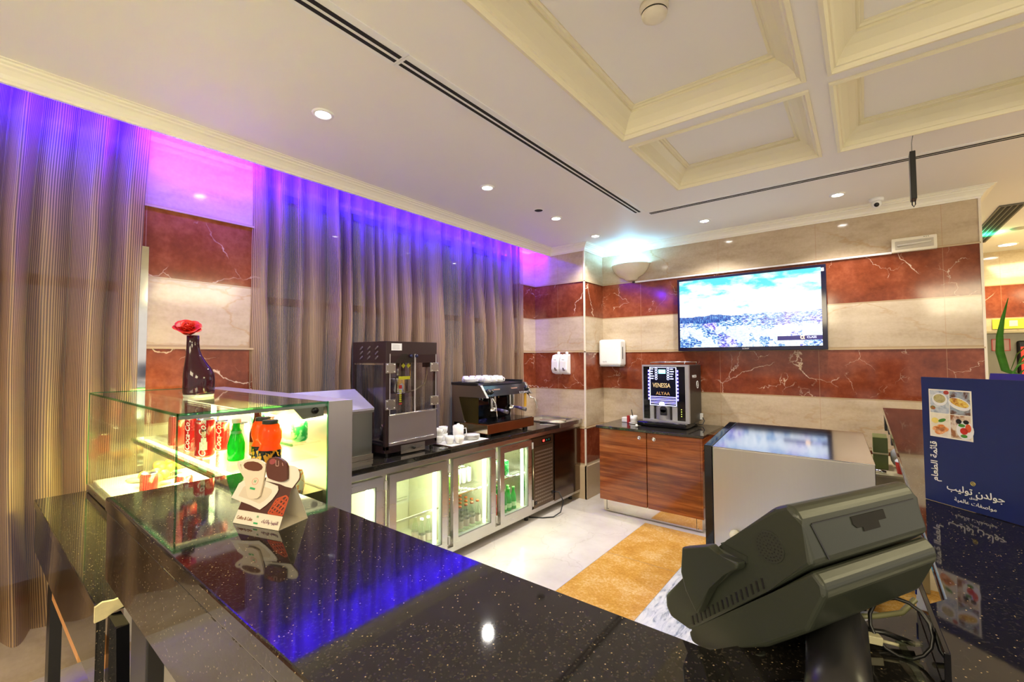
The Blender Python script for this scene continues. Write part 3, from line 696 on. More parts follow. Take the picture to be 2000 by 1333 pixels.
# local: x along the front foot, y to the back, z up ; the front sheet leans back
DP, HH = .080, .095
CARD = mat('cream_card', (.80, .74, .60), .45, var=.02); CARDB = mat('dark_brown_print', (.075, .02, .012), .3); ORP = mat('orange_print', (.85, .16, .05), .4)
fy = lambda z: .42*z
m = MB(); m.quad((0, 0, 0), (L_, 0, 0), (L_-.001, fy(HH), HH), (.010, fy(HH), HH)); m.quad((.0, DP, 0), (L_, DP, 0), (L_-.001, fy(HH), HH), (.010, fy(HH), HH)); m.quad((0, 0, 0), (L_, 0, 0), (L_, DP, 0), (0, DP, 0))
bmesh.ops.remove_doubles(m.bm, verts=m.bm.verts, dist=1e-5); bmesh.ops.solidify(m.bm, geom=m.bm.faces[:], thickness=.0006); m.build('card', CARD, tent, local=True)
def F(x, z, o=.0012): return Vector((x, fy(z)-o, z))   # point on the front sheet
UPF = (F(0, 1)-F(0, 0)).normalized()
def relief(name, pts, z_off, mm, th_=.0012):
    m = MB(); m.prism(pts, z_off, z_off+th_, lambda u, v, h: F(u, v, h)); return m.build(name, mm, tent, local=True)
relief('brown_print', [(.003, .026), (.1385, .026), (.137, .0945), (.009, .0945)], .0004, CARDB, .0004)
text('lettering', 'Coffee & Cake', .0102, mat('brown_ink', (.30, .09, .03), .5), tent, F(.031, .0115, .0010), X, UPF, .0002, shear=.15, sx=.78)
text('lettering', '\uFEDA\uFEF4\uFEDC\uFEDF\uFE8D\uFEED \uFE93\uFEEE\uFEEC\uFED8\uFEDF\uFE8D', .0100, mat('purple_ink', (.20, .05, .12), .5), tent, F(.107, .0120, .0010), X, UPF, .0002, sx=.9)
text('lettering', 'H', .007, mat('green_ink', (.03, .40, .12), .5), tent, F(.068, .0185, .0010), X, UPF, .0002)
relief('green_mark', [(.0615, .0045), (.0735, .0045), (.0735, .0075), (.0615, .0075)], .0006, MATS['green_ink'], .0004)
m = MB()
def seg(a, b, wd=.0038):
    a, b = F(*a, .0014), F(*b, .0014); d = (b-a).normalized(); s_ = d.cross(Vector((0, -1, .42)).normalized()).normalized()*wd/2
    m.quad(a-s_, b-s_, b+s_, a+s_)
LP = dict(a=(.094, .0285), b=(.105, .056), c=(.129, .0655), d=(.1375, .061), e=(.137, .0285))
for q in ('ab', 'bc', 'cd', 'de', 'ea'): seg(LP[q[0]], LP[q[1]])
for q0, q1 in (((.100, .0285), (.122, .062)), ((.109, .0285), (.133, .062)), ((.118, .0285), (.1375, .055)), ((.127, .0285), (.1375, .043)), ((.1, .044), (.136, .034)), ((.104, .054), (.137, .044)), ((.112, .059), (.1375, .053)), ((.098, .036), (.128, .0285)), ((.097, .038), (.118, .060))): seg(q0, q1)
bmesh.ops.solidify(m.bm, geom=m.bm.faces[:], thickness=.0002); m.build('orange_lattice', ORP, tent, local=True)
def arc(cx, cy, rx, ry, a0, a1, n=10): return [(cx+rx*math.cos(a0+(a1-a0)*i/n), cy+ry*math.sin(a0+(a1-a0)*i/n)) for i in range(n+1)]
SAU = mat('printed_saucer', (.80, .74, .62), .35, var=.03); SAU2 = mat('printed_saucer_rim', (.58, .47, .33), .4); CUPM = mat('printed_cup', (.78, .66, .50), .3, var=.05)
sauc = [(-.0279, .0473), (-.0235, .063), (-.0203, .0774), (-.0062, .0862), (.0224, .0916), (.0562, .0890), (.0983, .0824), (.1035, .0755), (.1027, .069), (.0953, .0554), (.083, .043), (.0696, .0329), (.037, .039), (.004, .043)]
relief('saucer', sauc, .0022, SAU)
relief('saucer_hollow', [(.03+(x-.03)*.72+.004, .062+(z-.062)*.62) for x, z in sauc], .0034, mat('saucer_hollow_print', (.70, .60, .45), .4), .0003)
plate = [(.0569, .0892), (.0530, .1167), (.080, .123), (.1099, .1252), (.1272, .1245), (.1392, .1205), (.148, .1122), (.1513, .104), (.1503, .0978), (.1407, .0818), (.1218, .083), (.1018, .0864)]
relief('cake_plate', plate, .0018, SAU); relief('plate_rim', [(x+.0022, z-.0012) for x, z in plate], .0008, CARDB, .0008)
relief('cup_handle', [(-.0226, .1213), (-.036, .1245), (-.045, .1235), (-.0455, .1174), (-.038, .1105), (-.0281, .1035), (.0, .087), (.0245, .078), (.022, .086), (.0, .0955), (-.0212, .1066), (-.0336, .1150), (-.034, .1185), (-.0244, .1160)], .0040, CUPM, .003)
relief('cup', [(-.0281, .119), (-.013, .100), (.004, .082), (.0245, .0585), (.029, .0548), (.0375, .0534), (.0475, .0532), (.0560, .0552), (.0612, .0594), (.058, .085), (.0530, .105), (.0495, .1185), (.044, .125), (.030, .1298), (.012, .1322), (-.005, .1318), (-.0191, .1292), (-.0265, .1248)], .0052, CUPM, .004)
relief('coffee', [(-.0197, .1169), (-.0187, .1215), (-.0113, .1252), (.0057, .1274), (.0220, .1262), (.0345, .1225), (.0415, .1176), (.0410, .1128), (.0330, .1090), (.0180, .1078), (.0, .1088), (-.0130, .1118)], .0093, mat('coffee_print', (.14, .045, .025), .25), .0004)
relief('cake', [(.0482, .1300), (.0520, .1375), (.063, .1398), (.0757, .1399), (.088, .1380), (.0985, .1345), (.1070, .1300), (.1125, .1240), (.1210, .1070), (.1240, .099), (.1190, .0952), (.1110, .0932), (.1029, .0928), (.0855, .0945), (.0698, .0972), (.0607, .1038), (.0520, .118)], .0040, mat('chocolate', (.10, .025, .015), .3), .006)
relief('berry_icing', arc(.066, .1315, .0095, .0062, 0, 6.28, 14)[:-1], .0101, mat('berry_icing', (.30, .05, .05), .4), .0004)
m = MB()
for q0, q1 in (((.0745, .1355), (.0800, .1240)), ((.0830, .1345), (.0885, .1240)), ((.0805, .1235), (.0880, .1235)), ((.0960, .1310), (.1010, .1250))):
    a, b = F(*q0, .0104), F(*q1, .0104); s_ = (b-a).normalized().cross(Vector((0, -1, .42)).normalized())*.0009; m.quad(a-s_, b-s_, b+s_, a+s_)
bmesh.ops.solidify(m.bm, geom=m.bm.faces[:], thickness=.0002); m.build('icing_lines', mat('pink_icing', (.75, .50, .42), .4), tent, local=True)
m = MB(); lc = (.0335, .0875); rr_ = [(lc[0]+.0088*math.cos(k*.35), lc[1]+.0068*math.sin(k*.35)) for k in range(18)]; m.tube([F(a, b, .0095) for a, b in rr_], .0006, 5, True); m.build('pink_ring', mat('pink_print', (.85, .40, .30), .5), tent, local=True)
text('lettering', 'H', .009, MATS['green_ink'], tent, F(.0335, .0875, .0096), X, UPF, .0002)
relief('green_mark', [(.025, .0715), (.041, .0705), (.041, .0745), (.025, .0755)], .0093, MATS['green_ink'], .0004)

# ================================================================== UNDERCOUNTER FRIDGE
XF = -2.52; t = thing('undercounter_fridge', 'long stainless steel undercounter bottle fridge with glass doors', 'fridge', (-2.8, 2.6, 0))
fr = t; D = [(1.14, 1.791), (1.839, 2.366), (2.426, 2.924), (2.993, 3.457)]
INT = mat('fridge_liner', (.52, .50, .36), .4)
m = MB(); m.box(-3.045, -3.03, 1.07, 4.40, .10, .83); m.box(-3.03, XF-.03, 1.07, 4.40, .10, .14); m.box(-3.03, XF-.03, 1.07, 4.40, .79, .835); m.box(-3.03, XF-.03, 1.07, 1.10, .14, .79)
for y in (1.815, 2.396, 2.958): m.box(XF-.10, XF-.03, y-.02, y+.02, .14, .79)
m.box(-3.03, XF-.03, 3.475, 3.50, .14, .79); m.box(-3.03, XF-.03, 3.85, 4.40, .14, .79)
m.build('casing', [STEELY], t)
m = MB(); m.box(-3.03, -3.02, 1.10, 3.475, .14, .79); m.box(-3.02, XF-.035, 1.10, 3.475, .14, .15); m.box(-3.02, XF-.035, 1.10, 3.475, .78, .79)
for y in (1.815, 2.396, 2.958): m.box(-3.0, XF-.10, y-.006, y+.006, .15, .78)
m.build('liner', INT, t)
B(XF-.03, XF-.005, 1.07, 4.40, .795, .835).build('top_rail', STEELY, t)
B(XF-.03, XF-.008, 1.07, 4.40, .072, .112).build('plinth_rail', STEELY, t)
B(XF-.04, XF-.03, 3.475, 3.50, .11, .79).build('post_trim', STEELY, t)
SLV = mat('door_edge_light', (1, 1, 1), .5, emit=(.93, 1, .70), est=2.5)
for k, (a, b) in enumerate(D):
    z0, z1 = .118, .785; b_ = .055; m = MB()
    m.box(XF-.028, XF+.008, a, b, z0, z0+b_); m.box(XF-.028, XF+.008, a, b, z1-b_, z1); m.box(XF-.028, XF+.008, a, a+b_, z0+b_, z1-b_); m.box(XF-.028, XF+.008, b-b_, b, z0+b_, z1-b_); bmesh.ops.remove_doubles(m.bm, verts=m.bm.verts, dist=1e-5)
    d = m.build('door', STEELY, t)
    m = MB(); g0 = .006
    m.box(XF-.012, XF-.008, a+b_, b-b_, z0+b_, z1-b_); m.build('glass_pane', m_glass('fridge_door_glass', (.93, .97, .95), 1.45) if 'fridge_door_glass' not in MATS else MATS['fridge_door_glass'], d); MATS['fridge_door_glass'] = bpy.data.materials['fridge_door_glass']
    m = MB()
    for yy in (a+b_, b-b_-g0): m.box(XF-.026, XF+.002, yy, yy+g0, z0+b_, z1-b_)
    for zz in (z0+b_, z1-b_-g0): m.box(XF-.026, XF+.002, a+b_+g0, b-b_-g0, zz, zz+g0)
    m.build('gasket', mat('grey_gasket', (.30, .32, .28), .4), d)
    for zz in (z0+.03, z1-.09): B(XF-.004, XF+.012, b+.008, b+.026, zz, zz+.06, bev=.002).build('hinge', mat('hinge_steel', (.55, .53, .50), .4, .0), d)
    B(XF-.06, XF-.04, b-b_-.035, b-b_-.015, .17, .76).build('interior_lamp', SLV, t)
    light('fridge_light', 'AREA', (XF-.075, (a+b)/2, .775), 2.6 if k else 6, (.90, 1, .62), .4, (-2.85, (a+b)/2, .2), size_y=.03)
    light('fridge_light', 'POINT', (XF-.12, b-.12, .42), .7, (.93, 1, .78), .02)
    if k in (2, 3, 1):
        m = MB(); zs = .47 if k > 1 else .42
        for i in range(16 if k > 1 else 2): xx = -3.0+i*(.027 if k > 1 else .39); m.tube([(xx, a-.005, zs), (xx, b+.005, zs)], .003, 6)
        m.box(-2.605, -2.595, a-.01, b+.01, zs-.012, zs+.004); m.box(-3.01, -3.0, a-.01, b+.01, zs-.012, zs+.004)
        m.build('wire_shelf', CHROME if k > 1 else INT, t)
m = MB(); m.tube([(-3.012, 2.20+.05*math.cos(a*.35), .70+.05*math.sin(a*.35)) for a in range(18)], .004, 6, True); m.tube([(-3.012, 2.20+.03*math.cos(a*.35), .70+.03*math.sin(a*.35)) for a in range(18)], .004, 6, True); m.build('fan_ring', mat('black_mark', (.02, .02, .02), .4), t)
g = MB(); g.box(XF-.02, XF-.004, 3.505, 3.85, .118, .70); gr = g.build('compressor_grille', mat('brown_grille', (.16, .11, .07), .35, .8), t)
m = MB()
for i in range(15):
    for j in range(9): m.box(XF-.0045, XF-.0025, 3.53+j*.034, 3.556+j*.034, .15+i*.035, .165+i*.035)
m.build('louvres', mat('grille_light', (.34, .28, .22), .35, .8), gr)['kind'] = 'stuff'
B(XF-.004, XF+.004, 3.52, 3.55, .15, .18).build('latch', BLACK, gr); B(XF-.004, XF+.004, 3.81, 3.84, .19, .22).build('latch', BLACK, gr)
cp = B(XF-.02, XF-.002, 3.46, 3.85, .705, .785).build('control_panel', mat('dark_brown_metal', (.10, .055, .03), .3, .7), t)
B(XF-.002, XF+.001, 3.64, 3.80, .727, .762).build('display_window', BLACKG, cp)
B(XF+.001, XF+.002, 3.655, 3.685, .735, .755).build('red_indicator', mat('red_indicator_glow', (.8, .02, .02), .4, emit=(1, .03, .02), est=3), cp)
m = MB()
for y in (3.72, 3.76): m.cyl((XF+.001, y, .745), .008, .003, (1, 0, 0), 12)
m.build('button', mat('teal_button', (.02, .22, .16), .3), cp)
B(XF-.02, XF-.002, 3.87, 4.39, .10, .785).build('sink_cabinet_door', mat('dark_reflective_steel', (.20, .15, .11), .16, 1.), t)
for y in (1.2, 2.4, 3.48, 4.3): MB().cyl((XF-.08, y, 0), .02, .075).build('foot', BLACK, t)
tag(MB().tube([(XF+.003, 3.845, .205), (XF+.05, 3.87, .20), (XF+.10, 3.87, .12), (XF+.11, 3.80, .03), (XF+.09, 3.70, .007), (XF+.02, 3.62, .006), (XF-.1, 3.55, .006)], .006, 8).build('power_cord', BLACK), 'black power cord looping out from the fridge grille to the floor', 'cord')
# worktop and sink
wt = MB(); wt.prism([(-3.045, 1.055), (-2.495, 1.055), (-2.495, 3.93), (-3.045, 3.93)], .838, .875, lambda u, v, h: (u, v, h), bev=.003)
tag(wt.build('granite_worktop', GRAN), 'black granite worktop over the steel fridge', 'worktop')
t = thing('sink_unit', 'stainless steel sink top between the granite worktop and the marble pillar', 'sink', (-2.78, 4.16, .838))
m = MB(); m.box(-3.045, -2.99, 3.94, 4.40, .838, .885, .003); m.box(-2.57, -2.495, 3.94, 4.40, .838, .885, .003); m.box(-2.99, -2.57, 3.94, 4.0, .838, .885, .003); m.box(-2.99, -2.57, 4.33, 4.40, .838, .885, .003)
m.build('rim', STEEL, t); m = MB(); m.box(-2.99, -2.57, 4.0, 4.33, .84, .845); m.build('bowl', STEELY, t)
m = MB(); m.obox((-2.66, 4.05, .893), (.8, .6, 0), (-.6, .8, 0), (0, 0, 1), .14, .07, .004); m.build('steel_tray', CHROME, t)

# contents of the fridge (each a thing)
def fill(proto_fn, spots, labels, group):
    first = None
    for i, (x, y, z) in enumerate(spots):
        lb = labels[i] if i < len(labels) else labels[-1]
        if first is None: first = proto_fn(lb, group); first.location = (x, y, z)
        else: dup(first, (x, y, z), random.uniform(0, 6), lb)

def grid(xs, ys, z): return [(x, y, z) for x in xs for y in ys]
sz = .475
row = ('front row', 'middle row', 'back row')
def labs(txt, nx, ny, where): return ['%s, %s, %s of %d from the left, %s' % (txt, row[i], ('first', 'second', 'third', 'fourth', 'fifth')[j], ny, where) for i in range(nx) for j in range(ny)]
fill(lambda l, g: can(l, LIME, None, .135, .029, group=g, detail=False), grid((-2.66, -2.74), (2.47, 2.535, 2.60), sz), labs('lime green can', 2, 3, 'third fridge shelf'), 'lime cans in the third fridge door')
fill(lambda l, g: can(l, SILV, None, .135, .029, group=g, detail=False), grid((-2.78, -2.86), (2.67, 2.735, 2.80, 2.865), sz), labs('silver and red can', 2, 4, 'third fridge shelf'), 'silver cans in the third fridge door')
fill(lambda l, g: can(l, SILV, None, .135, .029, group=g, detail=False), grid((-2.66,), (3.05, 3.115), sz), labs('silver can', 1, 2, 'fourth fridge shelf'), 'silver cans in the fourth fridge door')
fill(lambda l, g: can(l, GREENC, None, .135, .029, group=g, detail=False), grid((-2.66, -2.74), (3.18, 3.245), sz), labs('green can', 2, 2, 'fourth fridge shelf'), 'green cans in the fourth fridge door')
bp = [(.024, .001), (.028, .006), (.028, .10), (.022, .135), (.012, .165), (.011, .195), (.013, .20)]
BR2 = m_can('dark_bottle_contents', (.10, .035, .02), (.55, .45, .35), 14, .5, .6)
fill(lambda l, g: bottle(l, CLB, GOLD, bp, (0, 0, 0), g, mat('pale_bottle_label', (.55, .45, .38), .4), (.03, .085, .0288), 12), grid((-2.63, -2.70, -2.77, -2.84), (2.475, 2.545, 2.615, 2.685, 2.755, 2.825), .151),
     ['brown-capped malt bottle, %s row, %s in the third fridge door' % (r, q) for r in ('front', 'second', 'third', 'back') for q in ('leftmost', 'second from left', 'third from left', 'third from right', 'second from right', 'rightmost')], 'brown-capped bottles at the bottom of the third fridge door')
fill(lambda l, g: bottle(l, GRB, mat('green_cap', (.15, .5, .1), .4), bp, (0, 0, 0), g, mat('pale_green_label', (.5, .75, .4), .4), (.03, .07, .0288), 12), grid((-2.63, -2.70, -2.77), (3.11, 3.18, 3.25, 3.32), .151),
     ['green glass bottle, %s row, %s in the fourth fridge door' % (r, q) for r in ('front', 'second', 'back') for q in ('leftmost', 'second from left', 'second from right', 'rightmost')], 'green bottles at the bottom of the fourth fridge door')
fill(lambda l, g: can(l, RED, None, .20, .03, group=g, detail=False), [(-2.63, 3.04, .151), (-2.70, 3.045, .151)], ['red can at the front left bottom of the fourth fridge door', 'red can behind the other, bottom of the fourth fridge door'], 'red cans at the bottom of the fourth fridge door')
fill(lambda l, g: bottle(l, CLB, mat('white_bottle_cap', (.85, .85, .8), .4), bp, (0, 0, 0), g, mat('pale_bottle_label', (.55, .45, .38), .4), (.03, .085, .0288), 12), [(-2.66, 2.24, .151), (-2.66, 2.305, .151), (-2.75, 2.25, .151)],
     ['white-capped bottle standing left at the bottom of the second fridge door', 'white-capped bottle standing right at the bottom of the second fridge door', 'white-capped bottle behind the pair in the second fridge door'], 'white-capped bottles in the second fridge door')
fill(lambda l, g: bottle(l, ORJ, LIDK, pj, (0, 0, 0), g, None, None, 14), [(-2.64, 1.91, .151), (-2.72, 1.93, .151)], ['orange juice bottle at the lower left of the second fridge door', 'orange juice bottle behind the first in the second fridge door'], 'juice bottles in the second fridge door')
t = thing('paper_stack', 'white folded packets inside the first fridge door', 'packets', (-2.8, 1.65, .151)); B(-2.9, -2.66, 1.5, 1.76, .151, .40).build('stack', WHITE, t)

# ================================================================== ICE BIN, POPCORN MACHINE
t = thing('ingredient_bin', 'grey steel bin with a clear sloping lid, left of the popcorn machine', 'bin', (-2.81, 1.53, .876))
m = MB(); m.prism([(-2.93, .90), (-2.69, .90), (-2.69, 1.20), (-2.93, 1.31)], 1.22, 1.82, lambda u, v, h: (u, h, v)); m.build('body', m_steel('grey_steel', (.42, .44, .42), .35, 2), t)
B(-2.935, -2.684, 1.215, 1.825, .876, .91).build('base', STEELY, t)
m = MB(); m.prism([(-2.685, 1.20), (-2.68, 1.225), (-2.925, 1.345), (-2.94, 1.345), (-2.94, 1.31)], 1.21, 1.83, lambda u, v, h: (u, h, v)); m.build('lid', mat('translucent_lilac_lid', (.50, .48, .62), .15, alpha=.8), t)
m = MB(); m.box(-2.688, -2.676, 1.215, 1.825, 1.196, 1.212); m.build('rim', STEELY, t)
px0, px1, py0, py1 = -3.025, -2.61, 1.872, 2.342
t = thing('popcorn_machine', 'dark brown popcorn machine with clear panels on the granite worktop', 'popcorn machine', (-2.83, 2.1, .876))
DB = mat('dark_brown_enamel', (.028, .014, .016), .3, coat=.3)
hd = B(px0, px1, py0, py1, 1.535, 1.69, bev=.002).build('hood', DB, t)
m = MB()
for i in range(3):
    for j in range(3):
        c = (px0+.12+j*.095, py0-.001, 1.575+i*.035); m = MB(); m.lathe([(.022, 0), (.018, .004), (.006, .007), (0, .007)], c, 12, (0, -1, .4), ry=.35).build('louvre', mat('louvre_edge', (.10, .08, .09), .3), hd)
B(px1, px1+.001, py0+.045, py0+.135, 1.625, 1.675).build('sticker', mat('white_sticker', (.75, .75, .78), .4), hd)
m = MB()
for i in range(6): m.box(px1+.001, px1+.0013, py0+.055, py0+.055+.06*(1 if i < 5 else .8), 1.635+i*.006, 1.6365+i*.006)
m.build('sticker_text', mat('grey_print', (.35, .35, .38), .5), hd)
m = MB(); q = .022
for a, b in ((px0, py0), (px0, py1-q), (px1-q, py1-q)): m.box(a, a+q, b, b+q, .93, 1.535)
m.box(px1-.028, px1, py0, py0+.028, .93, 1.535)
m.build('frame', DB, t)
m = MB(); m.box(px0, px1, py0, py1, .905, .955, .002); m.build('base', DB, t)
for a, b in ((px0+.03, py0+.03), (px0+.03, py1-.03), (px1-.03, py0+.03), (px1-.03, py1-.03)): MB().cyl((a, b, .876), .012, .03).build('foot', BLACK, t)
PCL = m_glass('popcorn_pane', (.88, .88, .90), 1.5)
B(px0+.022, px1-.022, py0+.004, py0+.008, .955, 1.535).build('side_pane', PCL, t); B(px0+.022, px1-.022, py1-.008, py1-.004, .955, 1.535).build('side_pane', PCL, t); B(px0+.004, px0+.008, py0+.02, py1-.02, .955, 1.535).build('back_pane', PCL, t)
m = MB(); m.box(px0+.022, px1-.02, py0+.002, py0+.009, 1.522, 1.534); m.box(px0+.022, px1-.02, py0-.001, py0+.009, .955, .966); m.build('pane_rail', CHROME, t)
for a, b, nm in ((py0+.03, py0+.252, 'door_pane'), (py0+.255, py1-.01, 'door_pane')): 
    d = B(px1-.002, px1+.003, a, b, 1.17, 1.60).build(nm, PCL, t); m = MB()
    for yy in (a, b-.004): m.box(px1+.002, px1+.0045, yy, yy+.004, 1.17, 1.60)
    m.box(px1+.002, px1+.0045, a, b, 1.17, 1.175); m.build('edge', mat('pane_edge', (.55, .5, .52), .3), d)
dp = B(px1-.002, px1+.006, py0+.025, py1-.008, .955, 1.17, bev=.002).build('door_panel', m_steel('lilac_grey_steel', (.50, .47, .50), .4, 1), t)
m = MB(); m.tube([(px1+.012, py0+.02, 1.172), (px1+.012, py1-.005, 1.178)], .005, 8); m.tube([(px1+.012, py0+.02, .975), (px1+.012, py1-.04, .985)], .004, 8); m.build('rod', CHROME, dp)
for yy, zz in ((py0+.015, 1.50), (py0+.015, 1.245), (py1-.05, 1.50), (py1-.05, 1.245)):
    h = B(px1+.003, px1+.010, yy-.02, yy+.062, zz-.035, zz+.035, bev=.002).build('hinge_plate', STEELY, t); m = MB()
    for dy in (-.008, .05):
        for dz in (-.025, .025): m.sph((px1+.012, yy+dy, zz+dz), .005, 8)
    m.build('bolt', CHROME, h)
m = MB()
for yy in (py0+.21, py0+.26): m.sph((px1+.014, yy, 1.585), .013, 10)
m.build('door_knob', mat('blue_black_knob', (.01, .012, .05), .1), t)
kx, ky = -2.78, 2.10
kt = MB().lathe([(0, 1.30), (.07, 1.305), (.078, 1.32), (.078, 1.41), (.083, 1.415), (.083, 1.42), (0, 1.425)], (kx, ky, 0), 28).build('kettle', CHROME, t)
m = MB(); m.tube([(kx+.07, ky+.02, 1.31), (kx+.11, ky+.08, 1.33), (kx+.12, ky+.16, 1.37), (kx+.12, ky+.185, 1.45), (kx+.12, ky+.18, 1.535)], .006, 8); m.build('hose', mat('bronze_hose', (.35, .28, .2), .3, .8), kt)
B(kx+.10, kx+.14, ky+.155, ky+.205, 1.50, 1.55).build('plug', BLACK, kt)
MB().tube([(kx+.11, ky+.03, 1.42), (kx+.11, ky+.03, 1.60)], .006, 8).build('lift_rod', mat('brass', (.6, .35, .08), .25, 1.), kt)
MB().tube([(kx, ky, 1.42), (kx, ky, 1.535)], .012, 8).build('hanger', STEELY, kt)
YEL = mat('yellow_label', (.80, .80, .02), .4)
m = MB(); 
for yy in (ky-.07, ky-.025): m.prism([(yy-.018, 1.515), (yy, 1.497), (yy+.018, 1.515), (yy, 1.533)], px1-.012, px1-.010, lambda u, v, h: (h, u, v))
m.box(px1-.012, px1-.010, ky-.11, ky-.01, 1.415, 1.438)
for i in range(7): m.box(px1-.012, px1-.010, ky-.105, ky-.085, 1.255+i*.013, 1.263+i*.013)
m.build('warning_labels', YEL, t)
m = MB(); m.box(px1-.012, px1-.010, ky-.108, ky-.082, 1.35, 1.375); m.box(px1-.012, px1-.010, ky-.108, ky-.082, 1.235, 1.248); m.build('red_labels', mat('red_label', (.6, .04, .03), .4), t)
B(kx-.12, kx+.14, ky-.16, ky+.16, .956, .965).build('crumb_tray', STEELY, t)
m = MB(); m.lathe([(0, 0), (.05, .0), (.065, .10), (.062, .10), (.047, .004)], (-2.76, 1.98, .968), 20, (.25, .2, 1)); m.build('scoop', CHROME, t)
dr = B(px1-.12, px1+.004, py0+.13, py0+.35, .885, .945).build('drawer', STEELY, t); MB().sph((px1+.014, py0+.24, .917), .012, 10).build('knob', BLACK, dr)
# power light in popcorn machine is off

# ================================================================== TRAY, CUPS, ESPRESSO MACHINE
t = thing('serving_tray', 'dark rimmed tray with a white cloth under the white cups', 'tray', (-2.66, 2.62, .876))
B(-2.84, -2.50, 2.40, 2.84, .876, .886, bev=.004).build('tray', mat('dark_wood_tray', (.05, .025, .015), .3), t)
B(-2.83, -2.51, 2.41, 2.83, .886, .8875).build('cloth', mat('white_cloth', (.85, .85, .83), .8), t)
tag(MB().lathe([(0, .0), (.05, 0), (.058, .006), (.05, .003), (0, .003)], (-2.53, 2.37, .876), 20).build('glass_saucer', CLB), 'clear glass saucer in front of the tray', 'saucer')
def cup(label, loc, r=.036, h=.06, rot=0., group='white cups on the tray', up=True, handle=True):
    t = thing('coffee_cup', label, 'cup', (0, 0, 0), 0, group)
    MB().lathe([(0, .003), (r*.6, 0), (r*.72, .004), (r*.95, h*.5), (r, h), (r*.93, h), (r*.86, h*.5), (r*.6, .01), (0, .008)], (0, 0, 0), 24).build('body', CHINA, t, local=True)
    if handle: MB().tube([(r*.9, 0, h*.8), (r*1.5, 0, h*.82), (r*1.62, 0, h*.5), (r*1.3, 0, h*.25), (r*.8, 0, h*.22)], .004, 6).build('handle', CHINA, t, local=True)
    t.location = loc; t.rotation_euler = ((0 if up else math.pi), 0, rot)
    return t
zt = .8885
cup('tall white coffee pot standing in the middle of the tray', (-2.62, 2.585, zt), .046, .125, 1.2, None)['category'] = 'pot'
MB().lathe([(.040, .125), (.036, .135), (.012, .14), (.012, .148), (0, .15)], (-2.62, 2.585, zt), 20).build('pot_lid', CHINA, None)
pl_ = [o for o in C.objects if o.name == 'pot_lid'][0]; pot = [o for o in C.objects if o.get('category') == 'pot'][0]; pot.name = 'coffee_pot'
bpy.data.objects.remove(pl_); MB().lathe([(.043, .125), (.036, .133), (.012, .137), (.012, .144), (0, .146)], (0, 0, 0), 20).build('pot_lid', CHINA, pot, local=True)
c1 = cup('white cup at the front left of the tray', (-2.60, 2.47, zt), .038, .06, 2.4)
def dupcup(loc, rz, lb, tilt=0.):
    o = dup(c1, loc, None, lb); o.rotation_euler = (tilt, 0, rz); return o
dupcup((-2.70, 2.44, zt), 1.0, 'white cup at the back left corner of the tray, bottom of its pair'); dupcup((-2.70, 2.44, zt+.055), 1.6, 'white cup stacked on another at the back left of the tray')
dupcup((-2.74, 2.53, zt), 2.0, 'white cup behind the coffee pot, bottom of its pair'); dupcup((-2.74, 2.53, zt+.055), 2.9, 'white cup stacked behind the coffee pot')
dupcup((-2.55, 2.53, zt), 5.4, 'white cup in front of the coffee pot')
sau = tag(MB().lathe([(0, 0), (.04, 0), (.07, .010), (.071, .012), (.04, .004), (0, .003)], (-2.60, 2.72, zt), 28).build('saucer', CHINA), 'lowest white saucer of the stack on the tray', 'saucer', 'saucers on the tray')
for i, lb in enumerate(('second', 'third', 'fourth', 'topmost')): dup(sau, (-2.60, 2.72, zt+.007*(i+1)), None, '%s white saucer of the stack on the tray' % (lb+(' from below' if i < 3 else '')))
# espresso machine
ex0, ex1, ey0, ey1 = -3.025, -2.575, 2.90, 3.585
t = thing('espresso_machine', 'black and chrome two-group espresso machine on the granite worktop', 'espresso machine', (-2.82, 3.24, .876))
for a, b in ((ex0+.05, ey0+.07), (ex0+.05, ey1-.07), (ex1-.06, ey0+.07), (ex1-.06, ey1-.07)): MB().cyl((a, b, .876), .025, .025).build('foot', BLACK, t)
BRZ = mat('bronze_panel', (.22, .07, .025), .18, .7)
m = MB(); m.box(ex0+.03, ex1, ey0, ey1, .90, .985, .003); m.build('drip_base', BRZ, t)
B(ex0+.10, ex1-.004, ey0-.002, ey0+.002, .908, .978).build('base_end_plate', mat('polished_brass_steel', (.70, .62, .36), .1, 1.), t)
B(ex1-.30, ex1-.005, ey0+.02, ey1-.02, .9855, .991).build('drip_grid', BLACKG, t)
m = MB(); m.prism([(ex0, .985), (ex0+.17, .985), (ex0+.21, 1.22), (ex0+.21, 1.30), (ex0, 1.30)], ey0+.03, ey1-.03, lambda u, v, h: (u, h, v)); m.build('back_body', BLACKG, t)
m = MB(); m.prism([(ex0+.19, 1.215), (ex1-.03, 1.225), (ex1-.10, 1.315), (ex0, 1.33), (ex0, 1.28)], ey0+.03, ey1-.03, lambda u, v, h: (u, h, v)); hdm = m.build('group_head_housing', mat('black_enamel', (.012, .012, .016), .15), t)
for nm, a, b in (('side_panel', ey0, ey0+.03), ('side_panel', ey1-.03, ey1)):
    m = MB(); m.prism([(ex0, .90), (ex0+.20, .90), (ex0+.16, 1.0), (ex0+.09, 1.215), (ex1-.01, 1.215), (ex1-.09, 1.325), (ex0, 1.33)], a, b, lambda u, v, h: (u, h, v), bev=.003); m.build(nm, DSTEEL, t)
m = MB(); m.prism([(ex0+.20, .985), (ex0+.16, 1.0), (ex0+.09, 1.213), (ex1-.12, 1.213), (ex1-.12, .985)], ey0+.004, ey0+.010, lambda u, v, h: (u, h, v)); m.build('side_window', mat('olive_gloss_panel', (.04, .03, .006), .08, .3), t)
